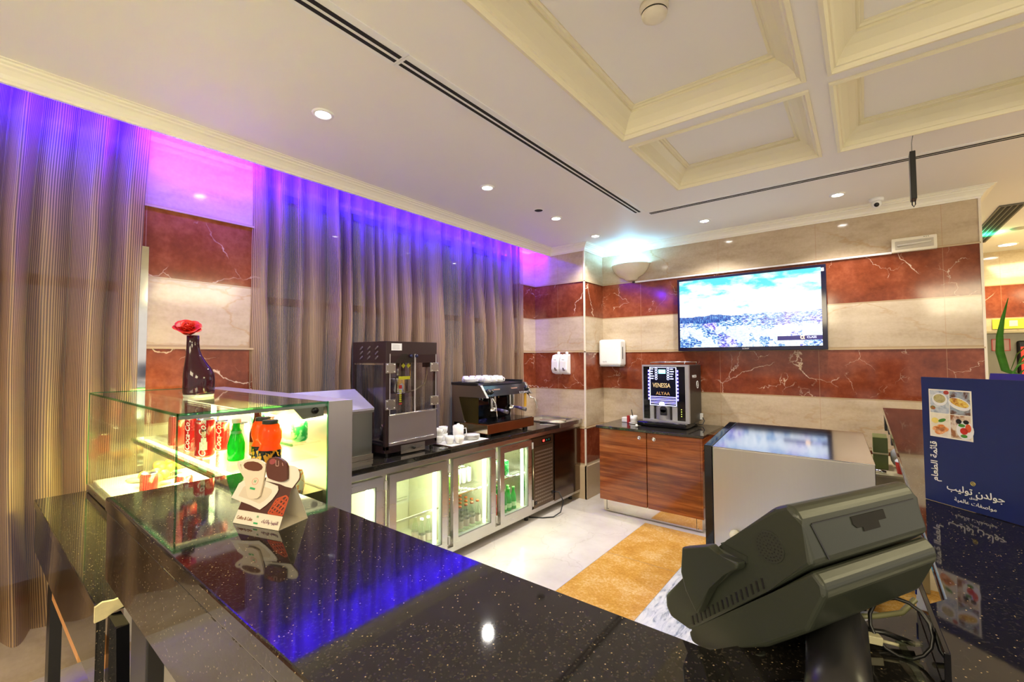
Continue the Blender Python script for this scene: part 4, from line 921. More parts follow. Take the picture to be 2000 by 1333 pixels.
rl = MB(); rl.box(ex0-.005, ex1-.12, ey0-.005, ey0+.012, 1.32, 1.345, .004); rl.box(ex0-.005, ex0+.012, ey0, ey1, 1.32, 1.345, .004); rl.box(ex0-.005, ex1-.14, ey1-.012, ey1+.005, 1.32, 1.35, .004); rl.box(ex0, ex1-.12, ey0, ey1, 1.318, 1.326); rl.build('cup_rail', BLACK, t)
for y in (3.06, 3.33):
    gx = ex1-.09; g_ = MB().cyl((gx, y, 1.13), .036, .09).build('group_head', CHROME, t)
    MB().lathe([(.040, 0), (.040, .03), (.02, .045), (0, .045)], (gx, y, 1.085), 20).build('portafilter', CHROME, g_)
    MB().tube([(gx+.03, y+.005, 1.105), (gx+.08, y+.012, 1.10), (gx+.13, y+.02, 1.09)], [.010, .012, .016], 10).build('handle', mat('purple_black_grip', (.03, .02, .10), .3), g_)
    MB().tube([(gx+.128, y+.02, 1.09), (gx+.165, y+.025, 1.083)], [.0165, .0165], 10).build('grip_end', mat('grey_grip', (.10, .09, .10), .4), g_)
for y in (3.10, 3.36): B(ex1-.078, ex1-.068, y-.045, y+.045, 1.252, 1.285).build('label_plate', mat('copper_plate', (.62, .38, .25), .3, .4), t)
for y in (2.965, 3.01, 3.54): 
    k = MB().lathe([(.022, 0), (.024, .012), (.018, .03), (0, .032)], (ex1-.065, y, 1.262), 16, (1, 0, .5)).build('steam_knob', BLACK, t); MB().lathe([(.010, .033), (0, .034)], (ex1-.065, y, 1.262), 12, (1, 0, .5)).build('knob_cap', CHROME, k)
MB().tube([(ex1-.05, 3.0, 1.225), (ex1-.02, 3.0, 1.19), (ex1-.01, 3.02, 1.15), (ex1-.005, 3.03, 1.02)], .006, 8).build('steam_wand', CHROME, t)
MB().tube([(ex1-.05, 3.54, 1.225), (ex1-.01, 3.54, 1.18), (ex1+.03, 3.56, 1.17), (ex1+.05, 3.57, 1.08)], .006, 8).build('steam_wand', CHROME, t)
B(ex1-.06, ex1-.05, 3.50, 3.53, 1.09, 1.22).build('yellow_cloth', mat('yellow_fabric', (.75, .42, .04), .7), t)
m = MB()
for y in (3.05, 3.17, 3.32): m.cyl((ex0+.212, y, 1.19), .013, .006, (1, 0, 0), 12)
m.build('button', CHROME, t)
m = MB(); m.tube([(ex0+.213, 2.99+.02*math.cos(a*.52), 1.08+.028*math.sin(a*.52)) for a in range(12)], .003, 6, True); m.build('gauge_ring', CHROME, t)
text('lettering', 'FUTURMAT', .03, mat('silver_letter', (.7, .7, .72), .3, .6), t, Vector((ex1-.02, 3.45, 1.236))-wloc(t), Y, Vector((-.3, 0, 1)), .0005, shear=.2)
# cups lying on top of the machine
zc_ = 1.336
tops = [(-2.962, 3.02), (-2.962, 3.11), (-2.962, 3.20), (-2.86, 3.16), (-2.86, 3.25), (-2.962, 3.30), (-2.86, 3.34), (-2.76, 3.10), (-2.76, 3.19), (-2.76, 3.28)]
names = ['back row, far left', 'back row, second', 'back row, third', 'middle row, left', 'middle row, centre', 'back row, far right', 'middle row, right', 'front row, left', 'front row, centre', 'front row, right']
for i, (a, b) in enumerate(tops):
    o = dup(c1, (a, b, zc_+.062), None, 'upside-down white cup on the espresso machine, %s' % names[i], 'cups on the espresso machine'); o.rotation_euler = (math.pi, 0, random.uniform(-.2, .2))
for i in range(4): dup(sau, (-2.88, 3.0+.0*i, zc_+.004+.007*i), None, '%s white saucer in the stack on top of the espresso machine' % ('lowest', 'second', 'third', 'topmost')[i], 'saucers on the espresso machine')

# ================================================================== CABINET + COFFEE MACHINE
t = thing('wooden_cabinet', 'glossy walnut two-door cabinet with a black granite top', 'cabinet', (-1.66, 4.5, 0))
B(-2.155, -1.165, 4.17, 4.85, .135, .845).build('body', WOOD, t)
for a, b, kx_, lb in ((-2.155, -1.66, -1.73, 'left door'), (-1.652, -1.165, -1.585, 'right door')):
    d = B(a, b, 4.150, 4.168, .130, .842, bev=.0015).build('door', WOOD, t)
    k = MB().lathe([(.017, 0), (.019, .004), (.013, .006), (.011, .001), (0, .001)], (kx_, 4.150, .79), 20, (0, -1, 0)).build('finger_pull', CHROME, d)
B(-1.165, -1.147, 4.152, 4.85, .13, .842).build('side_panel', WOOD, t)
B(-2.13, -1.17, 4.19, 4.83, .012, .132).build('kickplate', mat('mirror_steel_kickplate', (.72, .66, .58), .07, 1.), t)
m = MB()
for x in (-2.10, -1.22):
    m.box(x, x+.003, 4.187, 4.19, .02, .13); m.cyl((x+.016, 4.19, .03), .004, .003, (0, -1, 0), 8); m.cyl((x+.016, 4.19, .12), .004, .003, (0, -1, 0), 8)
m.build('kickplate_screw', BLACK, t)
m = MB(); m.prism([(-2.185, 4.13), (-1.13, 4.13), (-1.13, 4.855), (-2.185, 4.855)], .848, .872, lambda u, v, h: (u, v, h), bev=.003); m.build('granite_top', GRAN, t)
vx0, vx1, vy0, vy1 = -1.80, -1.335, 4.42, 4.83
t = thing('coffee_machine', 'black and silver bean coffee machine with a blue glowing front', 'coffee machine', (-1.57, 4.6, .873))
B(vx0-.035, vx1-.01, 4.35, 4.78, .876, .925, bev=.012).build('drip_base', BLACKG, t)
for a in (vx0, vx1-.06): MB().cyl((a, 4.42, .873), .014, .006).build('foot', BLACK, t)
B(vx0, vx1, vy0+.03, vy1, .915, 1.49, bev=.004).build('body', mat('dark_brown_black_side', (.018, .014, .012), .35), t)
SFR = mat('silver_paint', (.52, .52, .56), .3, .6)
m = MB(); m.box(vx0, vx0+.012, vy0, vy0+.035, .945, 1.475); m.box(vx1-.035, vx1, vy0, vy0+.035, .945, 1.475); m.box(vx0, vx1, vy0, vy0+.035, 1.475, 1.492); m.box(vx0, vx1, vy0, vy0+.035, .925, .945); m.build('silver_frame', SFR, t)
B(vx0+.012, vx0+.075, vy0+.008, vy0+.03, .945, 1.475).build('left_black_panel', BLACKG, t); B(vx1-.115, vx1-.035, vy0+.008, vy0+.03, .945, 1.475).build('right_black_panel', BLACKG, t)
B(vx0+.075, vx1-.115, vy0+.005, vy0+.03, 1.08, 1.475).build('front_panel', mat('deep_blue_black_panel', (.006, .007, .022), .08), t)
B(vx0+.075, vx0+.115, vy0+.008, vy0+.03, .945, 1.08).build('silver_column', SFR, t); B(vx1-.165, vx1-.115, vy0+.008, vy0+.03, .945, 1.08).build('silver_column', SFR, t)
MB().lathe([(.085, 0), (.085, .14)], (-1.60, vy0+.075, .945), 24, (0, 0, 1)).build('dispensing_recess', mat('recess_silver', (.42, .42, .48), .35, .6), t)
sp = MB(); sp.box(-1.615, -1.55, vy0-.015, vy0+.03, .99, 1.05, .004); sp.cyl((-1.583, vy0-.015, 1.05), .0325, .045, (0, 1, 0), 20); sp.build('spout', BLACK, t)
BLU = mat('blue_led_glow', (.1, .1, 1), .4, emit=(.10, .08, 1), est=7); WBL = mat('white_blue_glow', (.8, .8, 1), .4, emit=(.45, .5, 1), est=1.5)
m = MB(); x0, x1, z0, z1 = vx0+.078, vx1-.118, 1.085, 1.468; q = .0035
m.box(x0, x1, vy0+.002, vy0+.005, z0, z0+q*1.6); m.box(x0, x1, vy0+.002, vy0+.005, z1-q, z1); m.box(x0, x0+q*1.6, vy0+.002, vy0+.005, z0+q*1.6, z1-q); m.box(x1-q*1.6, x1, vy0+.002, vy0+.005, z0+q*1.6, z1-q); m.build('light_frame', WBL, t)
m = MB()
for i in range(9):
    zz = 1.14+i*.035
    for x in (vx0+.066, vx1-.108): m.box(x-.004, x+.006, vy0+.003, vy0+.007, zz, zz+.020)
m.build('led_column', BLU, t)
m = MB()
for x in (-1.655, -1.535):
    for i in range(5): m.tube([(x+.011*math.cos(a*.7), vy0+.003, 1.45-i*.024+.011*math.sin(a*.7)) for a in range(9)], .0022, 5, True)
m.build('selection_button', WBL, t)
B(-1.63, -1.56, vy0+.001, vy0+.005, 1.405, 1.445).build('display', mat('cyan_display_glow', (.2, .9, 1), .4, emit=(.25, .95, 1), est=1.6), t)
m = MB(); rnd = random.Random(9)
for i in range(5):
    m.box(-1.712, -1.712+rnd.uniform(.022, .035), vy0+.003, vy0+.0045, 1.446-i*.024, 1.454-i*.024); m.box(-1.515, -1.515+rnd.uniform(.022, .04), vy0+.003, vy0+.0045, 1.446-i*.024, 1.454-i*.024)
m.build('button_captions', WBL, t)
m = MB()
for i in range(5): m.box(x0+.01, x1-.01, vy0+.0025, vy0+.0045, 1.105+i*.016, 1.111+i*.016-(.002 if i % 2 else 0))
m.build('glowing_bars', mat('violet_bar_glow', (.3, .3, 1), .4, emit=(.25, .22, 1), est=2.2), t)
m = MB(); m.lathe([(0, .004), (.026, .004), (.028, 0)], (-1.60, vy0+.001, 1.098), 20, (0, -1, 0)); m.build('round_light', WBL, t)
GLD = mat('gold_lettering', (.85, .65, .35), .25, .5, emit=(.8, .55, .25), est=.5)
P_ = lambda x, z: Vector((x, vy0+.0035, z))-wloc(t)
text('lettering', 'VENESSA', .062, GLD, t, P_(-1.603, 1.285), X, Z, .0005, sx=.72); text('lettering', 'ALYAA', .045, mat('bronze_lettering', (.50, .30, .12), .3, .4, emit=(.5, .28, .1), est=.4), t, P_(-1.59, 1.205), X, Z, .0005)
text('lettering', 'VENESSA', .040, WHITE, t, Vector((vx1+.001, 4.60, 1.375))-wloc(t), Y, Z, .0005, sx=.9); text('lettering', 'G', .04, WHITE, t, Vector((vx1+.001, 4.70, 1.29))-wloc(t), Y, Z, .0005)
m = MB(); m.tube([(vx1+.001, 4.70+.030*math.cos(a*.45), 1.29+.036*math.sin(a*.45)) for a in range(14)], .003, 5, True); m.build('round_mark', WHITE, t)
m = MB(); m.tube([(vx0+.06, vy0+.08, 1.49), (vx0+.06, vy0+.08, 1.515), (vx1-.06, vy0+.08, 1.52), (vx1-.02, vy1-.08, 1.52), (vx1-.02, vy1-.08, 1.49)], .004, 6); m.tube([(vx0+.06, vy0+.08, 1.515), (vx0+.06, vy1-.08, 1.52), (vx1-.02, vy1-.08, 1.52)], .004, 6); m.tube([(vx1-.06, vy0+.08, 1.49), (vx1-.06, vy0+.08, 1.52)], .004, 6); m.build('cup_rail', CHROME, t)
m = MB()
for i in range(4): m.sph((vx1-.075, vy0+.007, .99+i*.022), .004, 8)
m.build('status_light', mat('yellow_green_glow', (.7, .9, .1), .4, emit=(.7, .9, .1), est=1.5), t)
B(vx1+.0, vx1+.02, vy1-.06, vy1-.02, .93, .99).build('plug_box', WHITE, t)
MB().tube([(vx1+.02, vy1-.04, .95), (vx1+.04, vy1-.05, .92), (vx1+.03, vy1-.08, .885), (vx1-.0, vy1-.1, .882)], .005, 6).build('cord', BLACK, t)
light('coffee_machine_light', 'AREA', (-1.60, vy0+.06, 1.07), .4, (.2, .15, 1), .08, (-1.6, vy0+.06, .9))
tag(B(-2.07, -2.0, 4.50, 4.57, .873, .925, bev=.006).build('sugar_box', CHINA), 'small white box left of the coffee machine', 'box')
t = thing('white_cup', 'white tilted cup holding a black stirrer beside the coffee machine', 'cup', (-1.915, 4.46, .873))
MB().lathe([(0, .02), (.035, .02), (.038, .085), (.036, .085), (.033, .025)], (-1.915, 4.46, .873), 20).build('cup', CHINA, t)
MB().lathe([(0, 0), (.04, .0), (.05, .012), (.045, .01), (0, .008)], (-1.915, 4.46, .873), 20).build('saucer', CHINA, t)
MB().tube([(-1.915, 4.46, .90), (-1.935, 4.45, 1.02)], .005, 6).build('stirrer', BLACK, t)
tag(B(-1.995, -1.968, 4.47, 4.50, .873, .95).build('red_packet', mat('dark_red_packet', (.40, .02, .02), .4)), 'dark red packet standing between the white box and cup', 'packet')
tag(MB().sph((-1.80, 4.26, .888), .014, 10).build('small_ball', CHINA), 'tiny white ball at the front edge of the cabinet top', 'ball')

# ================================================================== WALL THINGS
def m_tv():
    s = NT('tv_picture'); uv = s.n('ShaderNodeTexCoord').outputs['UV']; u, v, _ = s.xyz(uv)
    p = s.map(uv, (1.75, 1, 1))
    cl = s.noise(s.map(p, (1.4, 3.2, 1)), 2.0, 7, .6)
    sky = s.ramp(s.math('ADD', cl, s.math('MULTIPLY', s.math('SUBTRACT', .86, v), .55)), [(.42, (.10, .62, .80)), (.52, (.60, .90, 1.0)), (.60, (1, 1, 1))])
    hz = s.math('ADD', .455, s.math('MULTIPLY', s.math('SUBTRACT', s.noise(s.map(p, (1, 0, 0)), 3.2, 6, .55), .5), .16))
    pz = s.n('ShaderNodeCombineXYZ', {0: s.math('MULTIPLY', u, 1.75), 1: s.math('DIVIDE', 1., s.math('MAXIMUM', s.math('SUBTRACT', .56, v), .03))}).outputs[0]
    n = s.noise(s.map(p, (1, 2.4, 1)), 26, 6, .75, .4); n2 = s.noise(p, 3.5, 4, .6)
    town = s.ramp(s.math('ADD', s.math('MULTIPLY', n, .75), s.math('MULTIPLY', n2, .25)), [(.40, (.004, .01, .22)), (.455, (.02, .08, .50)), (.495, (.10, .38, .55)), (.53, (.55, .72, .95)), (.57, (1, 1, 1))])
    purp = s.mix(s.ramp(s.noise(p, 2.4, 3), [(.5, 0.), (.62, .75)]), town, s.ramp(n, [(.40, (.05, .005, .45)), (.5, (.30, .10, .75)), (.58, (.95, .9, 1))]))
    forest = s.ramp(s.noise(s.map(p, (3, .9, 1)), 22, 5, .7), [(.4, (.005, .015, .22)), (.52, (.02, .10, .42)), (.64, (.20, .45, .75))])
    fm = s.math('MULTIPLY', s.math('LESS_THAN', u, .40), s.math('GREATER_THAN', v, s.math('ADD', .30, s.math('MULTIPLY', n2, .12))))
    land = s.mix(fm, purp, forest)
    near = s.math('MULTIPLY', s.math('LESS_THAN', v, .30), s.math('GREATER_THAN', s.noise(p, 4.0, 3), .48))
    land = s.mix(s.math('MULTIPLY', near, .55), land, (.95, 1, .97))
    haze = s.math('MULTIPLY', s.ramp(v, [(.36, 0.), (.47, 1.)]), .10)
    land = s.mix(haze, land, (.6, .8, 1))
    c = s.mix(s.math('GREATER_THAN', v, hz), land, sky)
    bar = s.math('MULTIPLY', s.math('LESS_THAN', s.math('ABSOLUTE', s.math('SUBTRACT', v, .105)), .028), s.math('GREATER_THAN', u, .72))
    c = s.mix(bar, c, (.01, .005, .14))
    s.bsdf(Base_Color=(.0, .0, .0), Roughness=.15, Emission_Color=c, Emission_Strength=.76); return s.m
t = thing('television', 'flat black television showing a bright hillside town under clouds', 'television', (-.895, 4.84, 1.63))
B(-1.545, -.248, 4.795, 4.83, 1.632, 2.392, bev=.004).build('body', BLACK, t)
B(-1.545, -.248, 4.78, 4.796, 1.632, 2.392, bev=.003).build('bezel', mat('blue_black_bezel', (.008, .008, .03), .08), t)
m = MB(); uvl = m.bm.loops.layers.uv.new('UVMap'); sx0, sx1, sz0, sz1 = -1.522, -.285, 1.668, 2.368
m.quad((sx0, 4.7785, sz0), (sx1, 4.7785, sz0), (sx1, 4.7785, sz1), (sx0, 4.7785, sz1)); m.bm.faces.ensure_lookup_table()
for lp, q in zip(m.bm.faces[0].loops, ((0, 0), (1, 0), (1, 1), (0, 1))): lp[uvl].uv = q
m.build('screen', m_tv(), t)
text('lettering', 'SONY', .018, mat('silver_letter', (.7, .7, .72), .3, .6), t, Vector((-.90, 4.779, 1.650))-wloc(t), X, Z, .0004, sx=1.3)
text('screen_lettering', 'α', .055, mat('orange_white_glow', (1, .7, .3), .4, emit=(1, .62, .25), est=1.5), t, Vector((-.435, 4.7775, 1.748))-wloc(t), X, Z, .0004, bold=.001)
text('screen_lettering', 'CLASS', .026, WBL, t, Vector((-.365, 4.7775, 1.745))-wloc(t), X, Z, .0004)
B(-.8+.0, -1.0, 4.83, 4.858, 1.8, 2.2).build('wall_bracket', BLACK, t)
B(-.283, -.262, 4.7775, 4.7795, 2.33, 2.36).build('corner_sticker', WHITE, t)
t = thing('cable_trunking', 'thin white cable trunking running along the red band above the television', 'trunking', (-.9, 4.85, 2.43))
B(-2.06, .20, 4.84, 4.86, 2.425, 2.441).build('cover', WHITE, t)
MB().tube([(-2.07, 4.84, 2.433), (-2.04, 4.84, 2.433)], .010, 8).build('end_plug', BLACK, t)
t = thing('wall_sconce', 'cream half-bowl wall uplighter glowing cyan upward in the corner', 'wall light', (-2.09, 4.86, 2.45))
m = MB(); R_ = [(.05, 0), (.075, .012), (.085, .03), (.15, .06), (.20, .115), (.225, .17), (.228, .182), (.215, .182), (.19, .12), (.12, .05), (0, .03)]
m.lathe([(0, 0)]+R_, (-2.09, 4.86, 2.455), 36)
for v in list(m.bm.verts):
    if v.co.y > 4.86: v.co.y = 4.86
    else: v.co.y = 4.86-(4.86-v.co.y)*.8
bmesh.ops.remove_doubles(m.bm, verts=m.bm.verts, dist=.0005)
m.build('bowl', mat('cream_plaster_bowl', (.78, .70, .55), .45), t)
light('sconce_light', 'POINT', (-2.09, 4.76, 2.60), 6, (.25, .66, 1), .04)
t = thing('emergency_light', 'cream rectangular emergency light on the wall right of the television', 'emergency light', (.335, 4.85, 2.42))
B(.20, .475, 4.815, 4.858, 2.425, 2.54, bev=.006).build('housing', MATS['cream_plastic'], t)
B(.222, .455, 4.810, 4.816, 2.448, 2.515, bev=.003).build('diffuser', mat('grey_diffuser', (.55, .50, .42), .2), t)
m = MB(); m.tube([(.235, 4.806, 2.478), (.44, 4.806, 2.49)], .009, 8); m.build('tube', mat('pale_tube', (.7, .66, .58), .2), t)
m = MB()
for x in (.40, .412, .424): m.sph((x, 4.814, 2.53), .003, 6)
m.build('indicator', BLACK, t)
for x, lb in ((-2.80, 'left white liquid soap dispenser on the marble pillar'), (-2.69, 'right white liquid soap dispenser on the marble pillar')):
    t = thing('soap_dispenser', lb, 'soap dispenser', (x, 4.41, 1.37), 0, 'soap dispensers on the pillar')
    m = MB(); m.prism([(0, 0), (-.075, .02), (-.10, .06), (-.095, .16), (-.07, .225), (0, .24)], x-.05, x+.05, lambda u, v, h: (h, 4.408+u, 1.372+v), bev=.012); m.build('body', WHITE, t)
    MB().lathe([(0, .004), (.018, .004), (.022, 0)], (x+.005, 4.315, 1.445), 20, (0, -1, .1), ry=1.5).build('button', mat('grey_brown_button', (.22, .17, .14), .25), t)
    MB().lathe([(0, .006), (.007, .005), (.009, 0)], (x+.005, 4.311, 1.445), 14, (0, -1, .1), ry=1.5).build('window', BLACK, t)
    text('lettering', 'Soap', .018, mat('grey_print', (.3, .3, .35), .5), t, Vector((x, 4.317, 1.545))-wloc(t), X, Z, .0012)
    MB().sph((x+.02, 4.37, 1.62), .018, 10).build('top_catch', WHITE, t)
t = thing('paper_towel_dispenser', 'large white paper towel dispenser in the wall corner', 'towel dispenser', (-2.32, 4.74, 1.47))
B(-2.44, -2.165, 4.70, 4.858, 1.47, 1.775, bev=.028, seg=3).build('cover', WHITE, t)
B(-2.166, -2.163, 4.75, 4.765, 1.55, 1.69).build('level_slot', BLACK, t); B(-2.43, -2.18, 4.71, 4.85, 1.466, 1.472).build('outlet', mat('grey_plastic', (.4, .4, .4), .4), t)
text('lettering', 'tork', .03, MATS['grey_print'], t, Vector((-2.36, 4.699, 1.52))-wloc(t), X, Z, .0005)

# ================================================================== ICE MACHINE AND RIGHT CORNER
ICE = [(-.876, 3.42), (.035, 3.42), (-.022, 3.94), (-.815, 3.94)]; ZIB = 1.042
t = thing('ice_machine', 'silver undercounter ice machine with a black door edge, behind the till', 'ice machine', (-.42, 4.1, .0))
IS = m_steel('pale_satin_steel', (.62, .60, .57), .30, 2); IT = m_steel('satin_steel_top', (.66, .64, .66), .10, 0)
def hexa(name, mm, A, zt, zb, bev=.004):
    # A = four plan corners (FL, FR, BR, BL), zt = their top heights
    m = MB(); top = [m.bm.verts.new((a[0], a[1], z)) for a, z in zip(A, zt)]; bot = [m.bm.verts.new((a[0], a[1], zb if not isinstance(zb, list) else zb[i])) for i, a in enumerate(A)]
    fs = [m.bm.faces.new(top), m.bm.faces.new(bot[::-1])]+[m.bm.faces.new((bot[i], bot[(i+1) % 4], top[(i+1) % 4], top[i])) for i in range(4)]
    if bev: bmesh.ops.bevel(m.bm, geom=list(set(e for f in fs for e in f.edges)), offset=bev, segments=2, affect='EDGES', profile=.5)
    return m.build(name, mm, t)
hexa('body', IS, ICE, [.920, .920, ZIB-.006, ZIB-.006], .13); hexa('top_panel', IT, ICE, [.926, .926, ZIB, ZIB], [.9205, .9205, ZIB-.0055, ZIB-.0055], .002)
dv = Vector(ICE[3])-Vector(ICE[0]); DO = Vector((-.059, 0)); d = hexa('door', BLACKG, [Vector(ICE[0])+DO, Vector(ICE[0])+Vector((-.003, 0)), Vector(ICE[3])+Vector((-.003, 0)), Vector(ICE[3])+DO], [.928, .928, ZIB+.001, ZIB+.001], .135)
for z in (.58, .36): MB().lathe([(.03, 0), (.028, .012), (0, .018)], (-.940, 3.52, z), 20, (-1, 0, 0)).build('handle_cap', CHROME, d)
MB().sph((-.735, 3.405, .33), .038, 18).build('round_knob', mat('cream_knob', (.70, .68, .50), .25), t)
for x in (-.8, -.05): MB().cyl((x, 3.55, 0), .02, .13).build('foot', BLACK, t)
for x in (-.8, -.05): MB().cyl((x, 3.85, 0), .02, .13).build('foot', BLACK, t)
# small things between the ice machine and the right bar
t = thing('green_crate', 'olive green plastic box between the ice machine and the bar', 'box', (.0, 3.5, .62))
tb = thing('side_table', 'beige low cabinet squeezed between the ice machine and the bar', 'cabinet', (.15, 4.4, 0))
BEI = mat('beige_laminate', (.50, .44, .26), .35)
B(.0, .30, 4.05, 4.80, 0, .73).build('body', BEI, tb); B(-.01, .31, 4.03, 4.81, .73, .75, bev=.004).build('top', BEI, tb)
for o in list(C.objects):
    if o is t: bpy.data.objects.remove(o)
t = thing('green_box', 'olive green plastic box between the ice machine and the bar', 'box', (.08, 4.3, .751)); OL = mat('olive_plastic', (.10, .14, .03), .3)
B(.03, .115, 4.2, 4.42, .751, .98, bev=.004).build('body', OL, t); B(.027, .118, 4.19, 4.43, .86, .87).build('rim', MATS['beige_laminate'], t)
m = MB(); m.sph((.185, 4.33, .83), .055, 14, 1.4); bg = m.build('white_bag', mat('white_plastic_bag', (.75, .75, .82), .3))
for v in bg.data.vertices: v.co *= 1+.18*noise.noise(v.co*25)
bg.location.z = .751; tag(bg, 'crumpled white plastic bag in front of the green box', 'bag')
t = thing('paper_cup', 'red paper cup with a white lid beside the right bar', 'cup', (.185, 4.13, .751))
MB().lathe([(0, 0), (.027, 0), (.036, .08)], (.185, 4.13, .751), 20).build('cup', mat('red_paper', (.60, .02, .02), .45), t); MB().lathe([(.038, .08), (.038, .09), (.030, .098), (0, .098)], (.185, 4.13, .751), 20).build('lid', WHITE, t)
MB().tube([(.02, 4.08, .765), (.06, 4.06, .766), (.10, 4.05, .766)], .011, 10).build('steel_pipe', CHROME, tb)
m = MB(); m.box(.096, .13, 3.98, 4.14, 1.06, 1.163); m.box(.10, .13, 3.5, 3.60, 1.10, 1.163); m.box(.10, .13, 3.15, 3.22, 1.09, 1.163); m.box(.10, .13, 3.2, 4.0, 1.150, 1.163)
bc = [o for o in C.objects if o.name == 'bar_counter'][0]; m.build('under_bar_box', BLACK, bc)

# ================================================================== TILL (POS TERMINAL)
S_ = .8333; P1 = Vector((-.067, .594, 1.392)); uu = Vector((.461, .887, 0)).normalized(); ww = Vector((-uu.y, uu.x, 0))
def Q(w_, z_, a): return P1+ww*(w_*S_)+uu*(a*S_)+Z*(1.57-(1.57-z_)*S_-P1.z)
GP = NT('olive_grey_plastic'); GP.bsdf(Base_Color=GP.mix(GP.noise(GP.obj(), 3, 2), (.029, .034, .024), (.037, .043, .030)), Roughness=.34, Normal=GP.bump(GP.noise(GP.obj(), 900, 2), .06, .001)); GP = GP.m
GPD = mat('darker_olive_plastic', (.030, .034, .026), .4); 
till = thing('cash_register', 'olive grey touch-screen till seen from behind at the right of the bar', 'cash register', (.06, .56, ZB))
UP = [(.030, 1.357), (.008, 1.368), (-.004, 1.358), (-.010, 1.345), (-.024, 1.297), (.04, 1.236), (.19, 1.098), (.235, 1.098), (.247, 1.112), (.248, 1.132), (.188, 1.201), (.108, 1.283)]
m = MB(); m.prism(UP, .0, .285, lambda a, b, h: Q(a, b, h), bev=.007); m.build('upper_housing', GP, till)
LO = [(-.020, 1.290), (-.034, 1.276), (-.036, 1.262), (-.012, 1.205), (.05, 1.150), (.112, 1.112), (.160, 1.080), (.190, 1.078), (.198, 1.094), (.185, 1.096), (.04, 1.232)]
m = MB(); m.prism(LO, .004, .280, lambda a, b, h: Q(a, b, h), bev=.005); m.build('lower_housing', GP, till)
# recessed cover line and socket opening on the back
def BK(t_, a, o=.0): # on the back face: t 0 ridge .. 1 seam ; a along u ; o outward
    a0, b0 = (-.0095, 1.346), (-.0235, 1.299); n = Vector((b0[1]-a0[1], -(b0[0]-a0[0]))).normalized()
    n = Vector((-abs(n.x), -abs(n.y)*.0)) 
    return Q(a0[0]+(b0[0]-a0[0])*t_+n.x*o, a0[1]+(b0[1]-a0[1])*t_, a)
m = MB(); m.prism([(.02, .02), (.02, .272), (.05, .272), (.05, .02)], .0, .0012, lambda t_, a, o: BK(t_, a, o)); m.prism([(.05, .02), (.98, .035), (.98, .032), (.05, .017)], .0, .0012, lambda t_, a, o: BK(t_, a, o)); m.build('cover_seam', BLACK, till)
m = MB(); m.prism([(.10, .105), (.10, .185), (.36, .185), (.36, .165), (.55, .165), (.55, .125), (.42, .125), (.42, .112), (.30, .105)], .0, .0015, lambda t_, a, o: BK(t_, a, o)); m.build('socket_opening', DARK, till)
# side face fittings (plane a = 0)
m = MB(); cw, cz = .036, 1.300; 
m.prism([(cw+.022*math.cos(k*.35), cz+.022*math.sin(k*.35)) for k in range(18)], -.0015, .001, lambda a, b, h: Q(a, b, h)); gr = m.build('speaker_grille', GPD, till)
m = MB()
for ring, nn in ((.004, 6), (.009, 12), (.014, 18), (.0185, 24)):
    for k in range(nn): c = Q(cw+ring*math.cos(6.283*k/nn), cz+ring*math.sin(6.283*k/nn), -.0022); m.lathe([(0, 0), (.0009, 0)], c, 6, tuple(-uu), False)
m.build('speaker_holes', BLACK, gr)
m = MB()
for k in range(16):
    w0 = .045+k*.0088; zc0 = 1.236-(w0-.04)*(.138/.15)+.006
    m.prism([(w0, zc0), (w0+.0022, zc0-.002), (w0+.006, zc0+.012), (w0+.0035, zc0+.013)], -.0012, .001, lambda a, b, h: Q(a, b, h))
m.build('vent_slots', BLACK, till)
m = MB(); m.prism([(.182, 1.247), (.125, 1.272), (.112, 1.262), (.072, 1.266), (.074, 1.255), (.100, 1.240), (.125, 1.205), (.152, 1.150), (.176, 1.178), (.186, 1.205)], -.022, -.003, lambda a, b, h: Q(a, b, h), bev=.003); m.build('card_reader', GP, till)
m = MB(); m.prism([(.118, 1.275), (.072, 1.272), (.072, 1.262), (.11, 1.262)], -.003, .006, lambda a, b, h: Q(a, b, h)); m.build('reader_clip', GPD, till)
# screen side (away from the camera)
def SC_(t_, a, o): # on the inclined screen face
    a0, b0 = (.035, 1.354), (.185, 1.205); d = Vector((.149, 0))
    return Q(a0[0]+(b0[0]-a0[0])*t_+o*.7, a0[1]+(b0[1]-a0[1])*t_+o*.7, a)
m = MB(); m.prism([(.05, .02), (.05, .265), (.95, .265), (.95, .02)], 0, .002, lambda t_, a, o: SC_(t_, a, o)); m.build('screen', BLACKG, till)
# neck and foot on the counter
nb = Q(.0, 1.20, .13); bs = Vector((-.03, .535, ZB))
m = MB(); m.tube([Q(.06, 1.14, .14), Q(.02, 1.17, .12), bs+Vector((.0, .05, .025)), bs+Vector((0, .01, .016))], [.034, .032, .030, .030], 14); m.build('neck', BLACK, till)
m = MB(); m.lathe([(0, .0), (.072, 0), (.075, .006), (.06, .014), (.04, .018), (0, .018)], tuple(bs+Vector((0, 0, .001))), 40); m.build('foot', mat('black_glossy_plastic', (.010, .010, .012), .12), till)
m = MB(); a0 = Q(.075, 1.125, .02); m.tube([a0, a0+Vector((.004, -.002, -.014))], .009, 10); m.build('adjusting_knob', GPD, till)
